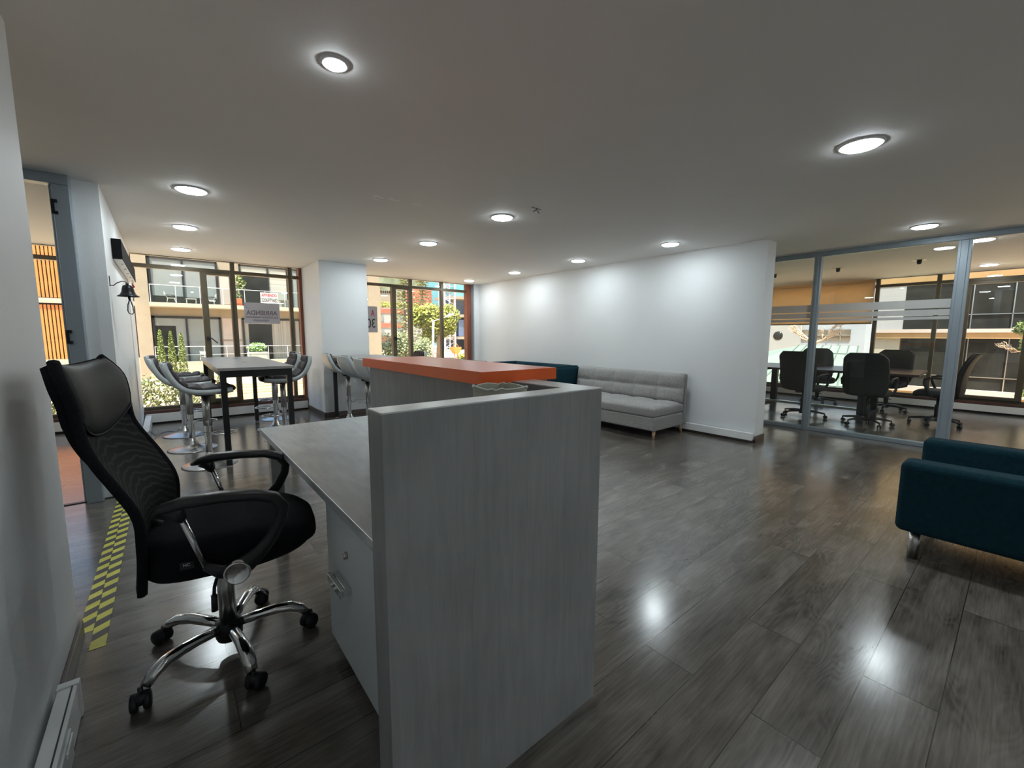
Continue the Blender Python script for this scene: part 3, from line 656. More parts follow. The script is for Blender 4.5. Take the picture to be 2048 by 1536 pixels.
# ------------------------------------------------------------------ conference room furniture
tb = thing('conference_table', 'long dark wooden conference table ringed by black swivel chairs behind the glass', 'conference table', (9.2, 2.45, 0))
MB().prism([(8.46, 1.0), (8.50, .96), (9.86, 1.02), (9.92, 1.08), (9.92, 3.86), (8.46, 3.86)], 'z', .715, .75).build('tabletop', DARKWOOD, tb, bevel=.004)
for y in (1.62, 3.2):
    MB().box(8.62, 8.72, y-.05, y+.05, .04, .715).box(9.50, 9.60, y-.05, y+.05, .04, .715).box(8.5, 9.75, y-.045, y+.045, 0, .04).box(8.6, 9.62, y-.03, y+.03, .66, .715).build('trestle_leg', BLKMET, tb, bevel=.004)
B(8.64, 8.70, 1.67, 3.15, .10, .14).build('stretcher', BRUSH, tb)
def taskchair():
    t = thing('swivel_chair', '', 'swivel chair', (0, 0, 0), 'black swivel chairs at the conference table')
    pr = [(-.225, .46), (-.235, .55), (-.24, .65), (-.255, .78), (-.285, .90), (-.325, 1.0), (-.365, 1.075)]; hw = [.22, .255, .262, .262, .258, .245, .17]
    def grid(off, nu=15, nv=24, b=0):
        g = []
        for j in range(nv):
            q = j/(nv-1); x, z = ip(pr, q); ww = ip([(a,) for a in hw], q)[0]; row = []
            for i in range(nu):
                v = -1+2*i/(nu-1); row.append((x+off+.035*v*v+b*(1-v**4)*(1-abs(2*q-1)**4), v*ww, z))
            g.append(row)
        return g
    MB().slab(grid(.03, b=.03), grid(-.025)).build('backrest', LEATHER, t)
    rs = []
    for z, k in ((.44, .85), (.45, .97), (.48, 1.0), (.515, .97), (.53, .88), (.535, .5), (.535, .1)):
        rs.append([(x, y, zz-max(0, x-.15)*.25) for x, y, zz in superring(.02, 0, z, .26*k, .25*k, 3.5, 32)])
    MB().rings(rs).build('seat', LEATHER, t)
    for s_ in (-1, 1):
        y = .285*s_
        MB().tube([(-.20, y*.93, .60), (-.17, y, .68), (-.10, y, .71), (.08, y, .715), (.13, y, .69), (.135, y, .64), (.10, y, .55), (.06, y*.93, .47), (.04, y*.7, .445)], [(.012, .02)]*9, 10, flat=(0, 0, 1)).build('armrest', BLACK, t)
    MB().tube([(-.22, 0, .60), (-.23, 0, .50), (-.18, 0, .43), (-.05, 0, .42)], [(.012, .03)]*4, 8).build('back_bracket', BLACK, t)
    B(-.08, .10, -.08, .08, .41, .45).build('mechanism', BLACK, t, bevel=.01)
    MB().tube([(0, -.07, .43), (0, -.2, .425), (0, -.26, .41)], .006, 6).build('height_lever', BLACK, t)
    MB().lathe([(.0, .10), (.030, .10), (.034, .22), (.034, .30), (.022, .31), (.022, .42), (0, .42)], n=20, cap=True).build('gas_column', BLACK, t)
    MB().lathe([(.0, .06), (.045, .06), (.045, .125), (.0, .13)], n=20, cap=True).build('hub', BLACK, t)
    for k in range(5):
        m_ = MB(); m_.M = Matrix.Rotation(R(72*k+8), 4, 'Z'); m_.tube([(.03, 0, .105), (.16, 0, .10), (.30, 0, .078)], [(.022, .028), (.018, .022), (.012, .016)], 8, flat=(0, 0, 1)); a_ = m_.build('base_arm', BLACK, t)
        c_ = MB(); c_.M = Matrix.Rotation(R(72*k+8), 4, 'Z') @ Matrix.Translation((.30, 0, 0)) @ Matrix.Rotation(R(50*k), 4, 'Z')
        for s_ in (-1, 1): c_.lathe([(.0, -.01), (.024, -.01), (.0265, 0), (.024, .01), (0, .01)], c=(-.01, .014*s_, .0266), axis='y', n=16, cap=True)
        c_.tube([(0, 0, .03), (0, 0, .08)], .008, 6); c_.build('caster', RUBBER, a_)
    return t
tc = taskchair()
TC = [((8.0, 1.43), -3, 'seen from behind at the near side, right one'), ((7.98, 2.24), -12, 'seen from behind at the near side, left one'), ((9.80, 1.50), 174, 'on the far side of the table, right one'), ((9.78, 2.52), 205, 'on the far side of the table, left one, turned aside'), ((8.80, .76), 88, 'seen in profile at the right end of the table')]
for i, ((x, y), a, s_) in enumerate(TC):
    lab = 'black leather swivel chair '+s_
    if i == 0: place(tc, (x, y, 0), R(a), lab)
    else: dup(tc, (x, y, 0), R(a), lab)
bl = thing('roller_blind', 'tan roller blind half lowered over the conference room window', 'roller blind', (10.82, 2.92, 1.56))
MB().slab([[(10.80+.006*sin(j*1.3+i*.9)*(j > 12), 1.985+i*.125, 1.575+j*.04) for i in range(16)] for j in range(21)], [[(10.803+.006*sin(j*1.3+i*.9)*(j > 12), 1.985+i*.125, 1.575+j*.04) for i in range(16)] for j in range(21)]).build('fabric', BLIND, bl)
B(10.79, 10.81, 1.985, 3.86, 1.555, 1.58).build('bottom_bar', EDGETAN, bl); MB().tube([(10.83, 1.985, 2.395), (10.83, 3.86, 2.395)], .028, 14).build('roller', BLIND, bl)

# ------------------------------------------------------------------ things on the left wall and floor
bx = thing('wall_box', 'long slim black box mounted high on the left wall above the bell', 'wall unit', (-.28, 6.3, 1.965))
B(-.315, -.248, 5.2, 7.4, 1.968, 2.143).build('housing', mat('matt_black', (.016, .016, .017), .85, var=.2, spec=.08), bx, bevel=.003)
un = B(-.312, -.252, 5.21, 7.39, 1.963, 1.968).build('underside_panel', TRIMW, bx)
for k in range(5): MB().lathe([(.0, -.003), (.008, -.003), (.008, .001)], c=(-.27, 5.5+.4*k, 1.962), n=10).build('screw', BLACK, un)
MB().tube([(-.27, 7.2, 1.963), (-.268, 7.2, 1.92)], .003, 6).lathe([(.0, -.04), (.014, -.03), (.008, 0), (0, .0)], c=(-.268, 7.2, 1.92), n=12).build('pull_cord', RED, bx)
be = thing('wall_bell', 'black cast bell hanging from a curled wall bracket with a looped rope', 'bell', (-.26, 4.66, 1.45))
MB().box(-.315, -.310, 4.652, 4.668, 1.68, 1.76).tube([(-.312, 4.66, 1.69), (-.295, 4.66, 1.685), (-.27, 4.66, 1.71), (-.24, 4.66, 1.725), (-.218, 4.66, 1.72), (-.210, 4.66, 1.70)], .0035, 8).build('bracket', BELLM, be)
MB().lathe([(.0, .10), (.010, .102), (.012, .09), (.030, .083), (.037, .06), (.041, .035), (.052, .012), (.070, .0), (.069, -.004), (.050, .004), (.036, .03), (.0, .07)], c=(-.210, 4.66, 1.608), n=36).build('bell_body', BELLM, be)
MB().tube([(-.208, 4.66, 1.64), (-.206, 4.66, 1.595), (-.204, 4.66, 1.575)], [.004, .009, .007], 8).build('clapper', BELLM, be)
MB().tube([(-.204, 4.66, 1.585), (-.218, 4.66, 1.54), (-.222, 4.66, 1.49), (-.214, 4.66, 1.468), (-.196, 4.66, 1.464), (-.186, 4.66, 1.48), (-.19, 4.66, 1.53), (-.203, 4.66, 1.585)], .0042, 8).build('pull_rope', GREYROPE, be)
def cable(n, pts, lab, m_=TRIMW, r_=.004): return tag(MB().tube(pts, r_, 6).build(n, m_), lab, 'cable')
dc = thing('cable_duct', 'white cable duct with sockets low on the left foreground wall', 'cable duct', (-.335, .9, 0))
B(-.36, -.312, .0, 1.955, .004, .125).build('body', TRIMW, dc, bevel=.003)
B(-.363, -.308, 1.93, 1.962, .002, .129).build('end_cap', TRIMW, dc, bevel=.003)
B(-.326, -.322, .0, 1.93, .125, .1265).build('lid_seam', HOLE, dc)
for i, y in enumerate((1.62, 1.30, .9)):
    so = B(-.312, -.304, y-.12, y+.12, .02, .11).build('socket_plate', DRAWER, dc, bevel=.003)
    B(-.3045, -.300, y+.02, y+.11, .085, .10).build('socket_rocker', RIMW if i == 0 else TRIMW, so)
    for k in (-.05, -.02): B(-.3045, -.303, y+k, y+k+.008, .04, .07).build('socket_hole', HOLE, so)
    if i == 1: B(-.3045, -.298, y+.0, y+.09, .045, .10).build('red_socket', RED, so)
dc2 = thing('cable_duct', 'short white cable duct at the foot of the left wall near the window', 'cable duct', (-.27, 7.3, 0))
B(-.30, -.235, 6.6, 7.92, .01, .14).build('body', TRIMW, dc2, bevel=.004); so = B(-.236, -.228, 6.8, 6.95, .04, .12).build('socket_plate', DRAWER, dc2, bevel=.003)
for k in (0, .05): B(-.2285, -.227, 6.84+k, 6.86+k, .07, .09).build('socket_hole', HOLE, so)
MB().box(-.3145, -.305, 6.95, 6.965, .14, 1.98).build('vertical_conduit', TRIMW, dc2)
cb = cable('power_cable', [(-.228, 6.87, .08), (-.19, 6.95, .02), (-.12, 7.2, .005), (-.04, 7.25, .005), (.02, 7.1, .006), (.06, 7.15, .03)], 'thin pale cable with a small plug lying on the floor below the left window', GREYROPE, .004)
MB().tube([(.06, 7.15, .03), (.075, 7.17, .045)], .014, 8).build('plug', DRAWER, cb)
# hazard tape, two strips on the floor across the opening
tp = thing('hazard_tape', 'yellow and black striped hazard tape stuck on the floor beside the left wall', 'floor tape', (-.33, 3.4, 0))
for k, (xa, xb, y0, y1, ph) in enumerate(((-.385, -.338, 2.50, 4.46, .0), (-.336, -.285, 2.34, 4.46, .035))):
    yl, kk = MB(), MB(); z0 = .0006+.0004*k
    yl.box(xa, xb, y0, y1, z0, z0+.0006)
    n = int((y1-y0)/.11)
    for i in range(n):
        y = y0+.03+ph+i*.11
        kk.add([(xa, y, z0+.0012), (xb, y+.035, z0+.0012), (xb, y+.09, z0+.0012), (xa, y+.055, z0+.0012), (xa, y, z0), (xb, y+.035, z0), (xb, y+.09, z0), (xa, y+.055, z0)], [(0, 1, 2, 3), (7, 6, 5, 4), (0, 4, 5, 1), (1, 5, 6, 2), (2, 6, 7, 3), (3, 7, 4, 0)])
    st = yl.build('strip', TAPEY, tp); kk.build('black_bars', TAPEK, st)

# signs on the windows ------------------------------------------------------
sg = thing('rental_sign', 'faded grey mirrored rental poster taped to the left window', 'sign', (1.26, 8.02, 1.48))
B(1.005, 1.515, 8.024, 8.026, 1.485, 1.82).build('sheet', SIGNG, sg)
text('ARRIENDA', .1, 'lettering', INKG, sg, (1.255, 8.022, 1.655), (PI/2, 0, 0), True, .003, .45)
text('Tel. 4722925-3006823467', .04, 'lettering', INKG, sg, (1.255, 8.022, 1.585), (PI/2, 0, 0), True, .0006, .47)
text('3203210379', .04, 'lettering', INKG, sg, (1.24, 8.022, 1.535), (PI/2, 0, 0), True, .0006, .22)
MB().tube([(1.02, 8.0225, 1.815), (1.025, 8.0225, 1.765), (1.05, 8.0225, 1.735), (1.085, 8.0225, 1.722)], .002, 6).build('drawn_arc', BLUESTEEL, sg)
s2 = thing('rental_sign', 'grey mirrored poster on the right window, with a red A over a black 30', 'sign', (2.95, 8.02, 1.35))
B(2.63, 3.20, 8.024, 8.026, 1.355, 1.85).build('sheet', SIGNG, s2)
text('A', .17, 'lettering', INKR2, s2, (3.11, 8.022, 1.72), (PI/2, 0, 0), True, .004, .075)
text('30', .24, 'lettering', INKK, s2, (3.075, 8.022, 1.52), (PI/2, 0, 0), True, .003, .165)

# ------------------------------------------------------------------ outside: opposite apartment house (plane y = 28)
tag(B(-14, 200, 8.2, 230, -1.5, -.9).build('ground', GROUNDM), 'sunlit sandy ground and brick path outside the windows', 'ground', kind='structure')
tag(B(11.1, 45, -30, 8.2, -1.5, -.9).build('ground', GROUNDM), 'pale ground raised below the conference room window to bounce sunlight indoors', 'ground', kind='structure')  # ground raised and paled here to throw sunlight onto the conference ceiling
ap = thing('apartment_house', 'beige apartment house with balconies and dark framed windows across from the left window', 'building', (3, 28, -1))
def win(par, x0, x1, z0, z1, Y, panes, fr=.09, muls=(), rail=None):
    f_ = MB().box(x0, x1, Y-.10, Y, z1-fr, z1).box(x0, x0+fr, Y-.10, Y, z0, z1).box(x1-fr, x1, Y-.10, Y, z0, z1)
    for q in muls: f_.box(q-fr/2, q+fr/2, Y-.12, Y, z0, z1)
    o = f_.build('window_frame', BLKMET, par)
    for a, b, c, d, m_ in panes: B(a, b, Y-.05, Y-.03, c, d).build('pane', m_, o)
    return o
Y = 28
wl = MB().box(-1.05, -.50, Y-.3, Y+.3, -1, 7).box(2.40, 3.37, Y, Y+.5, -1, 7).box(-.5, 6.6, Y+.03, Y+.5, 5.17, 7).box(-.5, 6.5, Y+.02, Y+.5, 2.24, 2.72).box(5.80, 6.0, Y+.01, Y+.5, 2.7, 5.2).box(6.36, 6.8, Y-.3, Y+.4, -1, 7).box(-.5, 6.5, Y+.3, Y+.5, -1, 6)
wl.build('wall', STUCCO, ap)
MB().box(2.45, 3.32, Y-.02, Y, -.2, .95).box(2.45, 3.32, Y-.02, Y, 1.05, 2.2).box(2.45, 3.32, Y-.02, Y, 2.95, 4.6).build('wall_panel', STUCCOP, ap)
win(ap, -.45, 2.38, 2.87, 5.17, Y, [(-.4, .9, 3.25, 5.1, BLINDG), (.9, 2.3, 3.2, 5.1, BLINDG), (-.4, 2.3, 2.87, 3.22, DGLASS)], muls=(.9,))
win(ap, 3.37, 5.80, 2.87, 5.17, Y, [(3.4, 4.74, 4.75, 5.1, SLATS), (4.78, 5.75, 2.9, 5.1, SLATS), (3.4, 4.74, 2.87, 4.65, DGLASS)], muls=(4.76,))
win(ap, 5.95, 6.36, 2.87, 5.17, Y, [(5.95, 6.3, 2.87, 5.1, BLINDG)])
win(ap, -.45, 2.38, -.1, 2.22, Y, [(-.4, .9, 1.75, 2.15, BLINDG), (.9, 2.3, 1.75, 2.15, BLINDG), (-.4, .45, -.1, 1.75, DGLASS), (.45, 2.3, -.1, 1.75, BLINDG)], muls=(.9,))
win(ap, 3.37, 6.36, -.1, 2.22, Y, [(3.4, 3.66, -.1, 2.15, CURTAIN), (3.66, 4.83, -.1, 1.92, DGLASS), (3.66, 4.83, 1.92, 2.15, CURTAIN), (4.83, 6.3, -.1, 2.15, CURTAIN)], muls=(6.0,))
B(-.5, 6.5, 26.9, 28, 2.66, 2.86).build('balcony_slab', STUCCO2, ap, bevel=.01)
B(-.5, 6.5, 27.0, 28, -.9, -.1).build('terrace_slab', STUCCO2, ap)
RG = glassmat('railing_glass', (.90, .93, .93), .3)
for z0, z1 in ((2.86, 3.70), (-.1, .70)):
    rl = MB().tube([(-.45, 26.95, z1), (6.4, 26.95, z1)], .018, 8)
    for k in range(8): rl.box(-.45+k*.97, -.42+k*.97, 26.94, 26.96, z0-.1, z1)
    if z0 < 0: rl.tube([(-.45, 26.95, .28), (6.4, 26.95, .28)], .01, 6)
    ro = rl.build('railing', STEELW, ap); B(-.45, 6.4, 26.949, 26.951, z0+.02, z1-.03).build('railing_glass', RG, ro)
# things on the balconies
def patiochair(x, y, z, rz, lab):
    t = thing('patio_chair', lab, 'chair', (0, 0, 0), 'white patio chairs across the street')
    MB().box(-.16, .16, -.16, .16, .24, .265).build('seat', WHITEP, t); MB().tube([(-.15, -.13, .26), (-.27, -.13, .55)], .014, 6).tube([(-.15, .13, .26), (-.27, .13, .55)], .014, 6).box(-.275, -.235, -.13, .13, .40, .54).build('backrest', WHITEP, t)
    for s_ in (-1, 1): MB().tube([(-.2, .16*s_, .40), (.1, .16*s_, .40), (.17, .16*s_, .33)], .014, 6).build('armrest', BLACK, t)
    for a in (-1, 1):
        for b in (-1, 1): MB().tube([(.13*a, .14*b, .25), (.18*a, .16*b, 0)], .014, 6).build('leg', WHITEP, t)
    return place(t, (x, y, z), rz)
patiochair(.35, 27.4, 2.86, 0, 'white patio chair on the upper balcony of the apartment house, left of the small table')
patiochair(1.95, 27.4, 2.86, PI, 'white patio chair on the upper balcony of the apartment house, right of the small table')
patiochair(1.5, 27.4, -.1, R(80), 'grey-backed patio chair on the lower terrace of the apartment house')
pt = thing('patio_table', 'small white patio table on the upper balcony across the street', 'table', (1.15, 27.4, 2.86)); B(.93, 1.37, 27.2, 27.6, 3.10, 3.13).build('tabletop', WHITEP, pt)
for a in (.96, 1.34):
    for b in (27.24, 27.56): B(a-.015, a+.015, b-.015, b+.015, 2.86, 3.10).build('leg', WHITEP, pt)
def leaves(m_, n, fn, size, seed=1):
    rd = random.Random(seed)
    for _ in range(n):
        p = Vector(fn(rd)); a = Vector((rd.uniform(-1, 1), rd.uniform(-1, 1), rd.uniform(-1, 1))).normalized(); b = a.orthogonal().normalized()*size*rd.uniform(.5, .8); a = a*size*rd.uniform(.8, 1.3)
        m_.add([tuple(p-a), tuple(p+b), tuple(p+a), tuple(p-b)], [(0, 1, 2, 3)])
    return m_
def ell(c, r_, shell=.55):
    def fn(rd):
        d = Vector((rd.gauss(0, 1), rd.gauss(0, 1), rd.gauss(0, 1))).normalized()*(shell+(1-shell)*rd.random())
        return (c[0]+d.x*r_[0], c[1]+d.y*r_[1], c[2]+d.z*r_[2])
    return fn
op = thing('potted_plant', 'tall thin plant in an orange pot on the upper balcony across the street', 'potted plant', (3.15, 27.35, 2.86))
MB().box(2.95, 3.36, 27.2, 27.5, 2.86, 3.25).build('pot', BRICKP, op, bevel=.03)
leaves(MB().tube([(3.15, 27.35, 3.2), (3.2, 27.35, 4.3)], .02, 6), 160, ell((3.25, 27.35, 4.1), (.35, .25, .55), .2), .07).build('foliage', LEAF_D, op)
leaves(MB(), 120, ell((3.15, 27.35, 3.4), (.25, .2, .2), .2), .06, 4).build('foliage', LEAF_G, op)
sn = thing('rental_banner', 'white rental banner with red and black lettering on the balcony rail across the street', 'sign', (4.75, 26.9, 2.95))
B(4.18, 5.04, 26.90, 26.92, 3.04, 3.62).build('sheet', SIGNW, sn)
text('ARRIENDO', .22, 'lettering', INKR, sn, (4.61, 26.895, 3.47), (PI/2, 0, 0), False, .008, .76)
text('3206979682', .28, 'lettering', INKK, sn, (4.61, 26.895, 3.20), (PI/2, 0, 0), False, .006, .80)
bt = thing('round_table', 'round grey table with a white top on the upper balcony at right across the street', 'table', (5.5, 27.4, 2.86))
MB().lathe([(.0, 0), (.2, 0), (.18, .05), (.25, .36), (.36, .4), (.0, .4)], c=(5.5, 27.4, 2.86), n=24, cap=True).build('base', GREYFAB, bt); MB().lathe([(0, .4), (.37, .4), (.37, .43), (0, .43)], c=(5.5, 27.4, 2.86), n=24, cap=True).build('tabletop', WHITEP, bt)
pl = thing('potted_plant', 'bushy green plant in a long white planter on the lower terrace across the street', 'potted plant', (3.95, 27.3, -.1))
B(3.45, 4.40, 27.1, 27.5, -.1, .36).build('planter', WHITEP, pl); leaves(MB(), 420, ell((3.92, 27.3, .60), (.5, .3, .30), .3), .07, 9).build('foliage', leafmat('green_leaves', [(.15, .3, .08), (.3, .48, .18), (.5, .62, .32)]), pl)

# orange louvre building on the left
lv = thing('louvre_building', 'building clad in orange vertical slats seen through the left windows', 'building', (-3.5, 28.2, -1))
B(-9, -1.06, 28.4, 28.8, -1, 7).build('wall', LOUVERBACK, lv)
B(-9, -1.06, 28.0, 28.4, 2.70, 2.92).build('white_band', STUCCO2, lv)
B(-9, -1.06, 28.05, 28.4, -1, .15).build('base_wall', STUCCO2, lv)
m_ = MB()
for k in range(64):
    x = -8.9+k*.122
    for z0, z1 in ((.15, 2.62), (2.95, 7)): m_.box(x, x+.082, 28.1, 28.16, z0, z1)
m_.build('slats', LOUVER, lv)
m_ = MB()
for z in (1.0, 1.75, 3.6, 4.3, 4.95): m_.box(-8.95, -1.05, 28.18, 28.22, z, z+.05)
m_.build('slat_rails', TANCONC, lv)
# hedge and shrubs close outside
hd = MB(); 
leaves(hd, 5600, lambda rd: (rd.uniform(-3.2, 1.0), rd.uniform(11.2, 12.0), -.9+(rd.random()**.8)*1.45*(1-.25*rd.random())), .045, 11)
tag(hd.build('hedge', LEAF_H), 'dense leafy hedge close outside the left window', 'hedge', kind='stuff')
leaves_low = leaves(MB(), 420, lambda rd: (rd.uniform(.85, 3.0), rd.uniform(12.2, 13.5), -.9+rd.random()*.45), .04, 12)
tag(leaves_low.build('ground_shrubs', LEAF_H), 'low sparse shrubs on the sunlit ground outside the left window', 'shrubs', kind='stuff')
for k, (x, s_) in enumerate(((-.11, 'left one'), (.10, 'middle one'), (.31, 'right one'))):
    t = thing('conical_shrub', 'pointed yellow-green conifer shrub above the hedge outside, '+s_+' of three', 'shrub', (x*1.0, 14+.05*k, -.9), 'three pointed conifers')
    def cone(rd, x=x, k=k):
        z = rd.random()**1.1; a = rd.uniform(0, 2*PI); q = .115*(1-z)**.55*(.6+.4*rd.random()); return (x+q*cos(a), 14+.05*k+q*sin(a), .25+z*(1.42-.25)-.03*k)
    leaves(MB(), 1100, cone, .022, 20+k).build('foliage', LEAF_T, t); MB().tube([(x, 14+.05*k, -.9), (x, 14+.05*k, 1.0)], .015, 6).build('trunk', BARK, t)
m_ = MB()
for k in range(9): m_.box(1.1+.1*k, 6+.1*k, 13.2+1.05*k, 13.9+1.05*k, -.92, -.88+.02*(k % 2))
tag(m_.build('brick_steps', mat('brick_path', (.52, .30, .17), .9, var=.3, scale=4, stretch=(1, 6, 1))), 'sunlit brick steps outside the left window', 'steps')

# far view through the second window
nb = tag(B(10.5, 11.28, 27.7, 28.8, -1.2, 7).build('facade_pier', STUCCO), 'tall beige facade pier beside the white pillar, through the right window', 'pier')
tag(MB().prism([(40, -1), (60, 24), (78, 31), (95, 42), (118, 38), (150, 30), (190, -1)], 'y', 195, 215).build('hill', HILLM), 'dark green wooded hill far behind the city', 'hill')
rb = thing('red_white_building', 'red and white low-rise building with ribbon windows behind the trees', 'building', (26, 62, -2))
B(20, 33, 60, 64, -2, 5.3).build('wall', WHITEB, rb)
for z in (4.55, 2.45, .5): B(20, 28, 59.9, 60, z, z+.62).build('red_band', REDBR, rb)
for z in (3.3, 1.35, -.5):
    for x in (23.7, 26.9): B(x-.05, x+1.1, 59.88, 60, z, z+.95).build('window_pane', BLINDG, rb)
B(20, 31, 60.5, 66, 5.3, 7.9).build('upper_wall', STUCCO, rb)
B(28.6, 33, 60.4, 60.5, 6.0, 8.6).build('red_block', REDBR, rb); m_ = MB()
for k in range(12): m_.box(23.4+.32*k, 23.6+.32*k, 60.4, 60.5, 7.5, 7.8)
m_.build('roof_windows', DGLASS, rb)
tag(leaves(MB(), 900, lambda rd: (rd.uniform(21, 29.5), rd.uniform(57.5, 58.5), 5.2+rd.random()*.8), .14, 31).build('roof_planting', LEAF_Y), 'yellow-green planting along the roof terrace of the red and white building', 'plants', kind='stuff')
def pine(x, y, z0, z1, w_, lab, seed):
    t = thing('pine_tree', lab, 'tree', (x, y, z0), 'pine trees'); rd = random.Random(seed); m_ = MB()
    MB().tube([(x, y, z0), (x, y, z1)], [.16, .03], 6).build('trunk', BARK, t)
    nb_ = 26
    for k in range(nb_):
        q = k/nb_; z = z0+1.5+(z1-z0-1.5)*q; L = w_*(1-q)**.8
        for j in range(7):
            a = 2*PI*j/7+k*.8+rd.random()*.3; d = Vector((cos(a), sin(a), -.12))
            for s_ in range(9):
                p = Vector((x, y, z))+d*L*(s_+1)/9; m_.add([tuple(p+Vector((rd.uniform(-.22, .22), rd.uniform(-.22, .22), rd.uniform(-.06, .22)))) for _ in range(3)], [(0, 1, 2)])
    m_.build('foliage', LEAF_P, t)
pine(23.4, 45, -1, 9.5, 2.2, 'dark pine in the middle of the right window', 41)
pine(18.8, 40, -1, 8.6, 1.7, 'thin pine at the left of the right window', 42)
def tree(x, y, z, r_, lab, seed, m_l, trunkz=-1, n=2600, sz=.13):
    t = thing('leafy_tree', lab, 'tree', (x, y, trunkz), 'leafy trees'); rd = random.Random(seed); m_ = MB()
    for k in range(9):
        a = rd.uniform(0, 2*PI); q = rd.uniform(.2, .62); leaves(m_, n//9, ell((x+r_[0]*q*cos(a), y+r_[1]*q*sin(a), z+r_[2]*rd.uniform(-.5, .5)), (r_[0]*.48, r_[1]*.48, r_[2]*.5), .5), sz, seed*10+k)
    m_.build('foliage', m_l, t)
    MB().tube([(x, y, trunkz), (x+.1, y, z-r_[2]*.3), (x, y, z)], [.2, .14, .06], 8).build('trunk', BARK, t)
tree(19.7, 35, 2.2, (2.7, 1.8, 2.1), 'broad yellow-green tree in the right window', 51, LEAF_Y, n=6500, sz=.15)
tree(13.4, 30, .3, (1.5, 1.2, 1.4), 'grey-green bush at the lower left of the right window', 52, LEAF_G, n=2400, sz=.09)
tree(16.5, 32.3, -.1, (1.6, 1.2, 1.35), 'olive bush in the lower middle of the right window', 53, LEAF_G, n=2400, sz=.09)
tree(18.9, 29, -.4, (.7, .7, .75), 'small yellow-green bush at the lower right of the right window', 54, LEAF_Y, n=700, sz=.09)
sl = thing('street_lamp', 'white street lamp with a single arm in the right window', 'street lamp', (16.4, 30, -1))
MB().tube([(16.4, 30, -1), (16.5, 30, 2.45)], .09, 10).build('pole', STEELW, sl); MB().tube([(16.5, 30, 2.43), (17.7, 30, 2.8)], .04, 8).build('arm', STEELW, sl); MB().tube([(17.6, 30, 2.8), (18.0, 30, 2.95), (18.4, 30, 3.05)], [(.06, .1), (.12, .16), (.07, .1)], 10, flat=(0, 0, 1)).build('lamp_head', STEELW, sl)
cr = thing('lattice_mast', 'white steel lattice crane mast in the right window', 'crane', (30, 50, -2)); m_ = MB()
for a in (29.25, 30.85):
    for b in (50, 51.4): m_.box(a-.09, a+.09, b-.09, b+.09, -2, 13)
m_.build('mast_posts', STEELW, cr); m_ = MB()
for k in range(9):
    z = -2+k*1.65
    for b in (50, 51.4): m_.tube([(29.25, b, z), (30.85, b, z+.82), (29.25, b, z+1.65)], .05, 5); m_.tube([(29.25, b, z), (30.85, b, z)], .05, 5)
m_.build('bracing', STEELW, cr)
cn = thing('unfinished_building', 'unfinished concrete building with blue panels behind the crane mast', 'building', (35, 56, -2))
for z in (6.8, 4.1, .75): B(33.3, 42, 55, 60, z, z+.4).build('floor_slab', STUCCO, cn)
for x in (34.0, 37.5): B(x-.15, x+.15, 55.1, 55.5, -2, 6.8).build('column', TANCONC, cn)
B(33.3, 42, 58, 58.2, -2, 6.8).build('blue_panels', BLUESTEEL, cn); B(34.9, 35.8, 55.5, 55.6, 1.2, 3.7).build('blue_door', BLUESTEEL, cn); B(35.9, 42, 55.4, 55.6, -2, 4.1).build('wall', TANCONC, cn)
tag(B(44, 46.2, 80, 84, -.9, 20).build('office_tower', BLUEG), 'narrow glass office tower left of the crane mast', 'building', 'blue glass towers'); tag(B(49.6, 60, 80, 84, -.9, 20).build('office_tower', BLUEG), 'blue glass office tower right of the crane mast', 'building', 'blue glass towers')
sk = thing('concrete_skip', 'orange construction skip on a frame at the lower right of the right window', 'machine', (17.3, 28, -1))
MB().prism([(16.95, .42), (17.7, .42), (17.7, .30), (17.45, -.1), (17.2, -.1), (16.95, .30)], 'y', 27.8, 28.3).build('hopper', ORMACH, sk); MB().tube([(17.1, 28, .42), (17.35, 28, .70), (17.6, 28, .42)], .03, 6).tube([(17.2, 28, -.1), (17.15, 28, -.9)], .04, 6).tube([(17.45, 28, -.1), (17.5, 28, -.9)], .04, 6).build('frame', ORMACH, sk)

# view through the conference room window
ob = thing('office_block', 'tan banded office block with dark glass opposite the conference room', 'building', (20.5, -2, -3))
B(20.1, 21, -12, 3.6, -3.1, 7).build('wall', TANCONC, ob)
B(20.0, 20.1, -12, 3.6, 3.08, 3.40).build('tan_band', TANCONC, ob); B(19.9, 20.1, -12, 3.6, 1.26, 1.45).build('tan_band', TANCONC, ob); B(19.85, 20.1, -12, 3.6, 1.45, 1.57).build('concrete_ledge', STUCCOP, ob)
B(19.85, 20.1, -12, 3.6, -.56, -.38).build('concrete_ledge', STUCCOP, ob); B(19.9, 20.1, -12, 3.6, -3.1, -.56).build('tan_band', TANCONC, ob)
B(20.02, 20.1, 2.83, 3.6, 1.57, 3.08).build('white_panel', WHITEB, ob); B(20.02, 20.1, 2.86, 3.6, -.38, 1.26).build('cream_panel', STUCCO2, ob)
for z0, z1, zm in ((1.57, 3.08, 2.03), (-.38, 1.26, .03)):
    B(20.04, 20.1, -12, 2.83, z0, z1).build('dark_glass', DGLASS, ob); m_ = MB().box(20.0, 20.04, -12, 2.83, zm-.012, zm+.012)
    for y in (1.22, .36, -.5, -1.4): m_.box(20.0, 20.04, y-.012, y+.012, z0, z1)
    m_.build('glazing_bars', BRUSH, ob)
wb = thing('white_building', 'white building with a round window and a gridded window left of the tan office block', 'building', (30, 8.5, -3))
B(30, 32, 8.85, 13, -3.1, 5).build('wall', WHITEB, wb); B(30.3, 32, 5.8, 8.85, -3.1, 5).build('grey_wall', BLUEW, wb)
MB().lathe([(.0, -.02), (.27, -.02), (.27, .0)], c=(30, 10.05, 1.36), axis='x', n=32).build('round_window', DGLASS, wb)
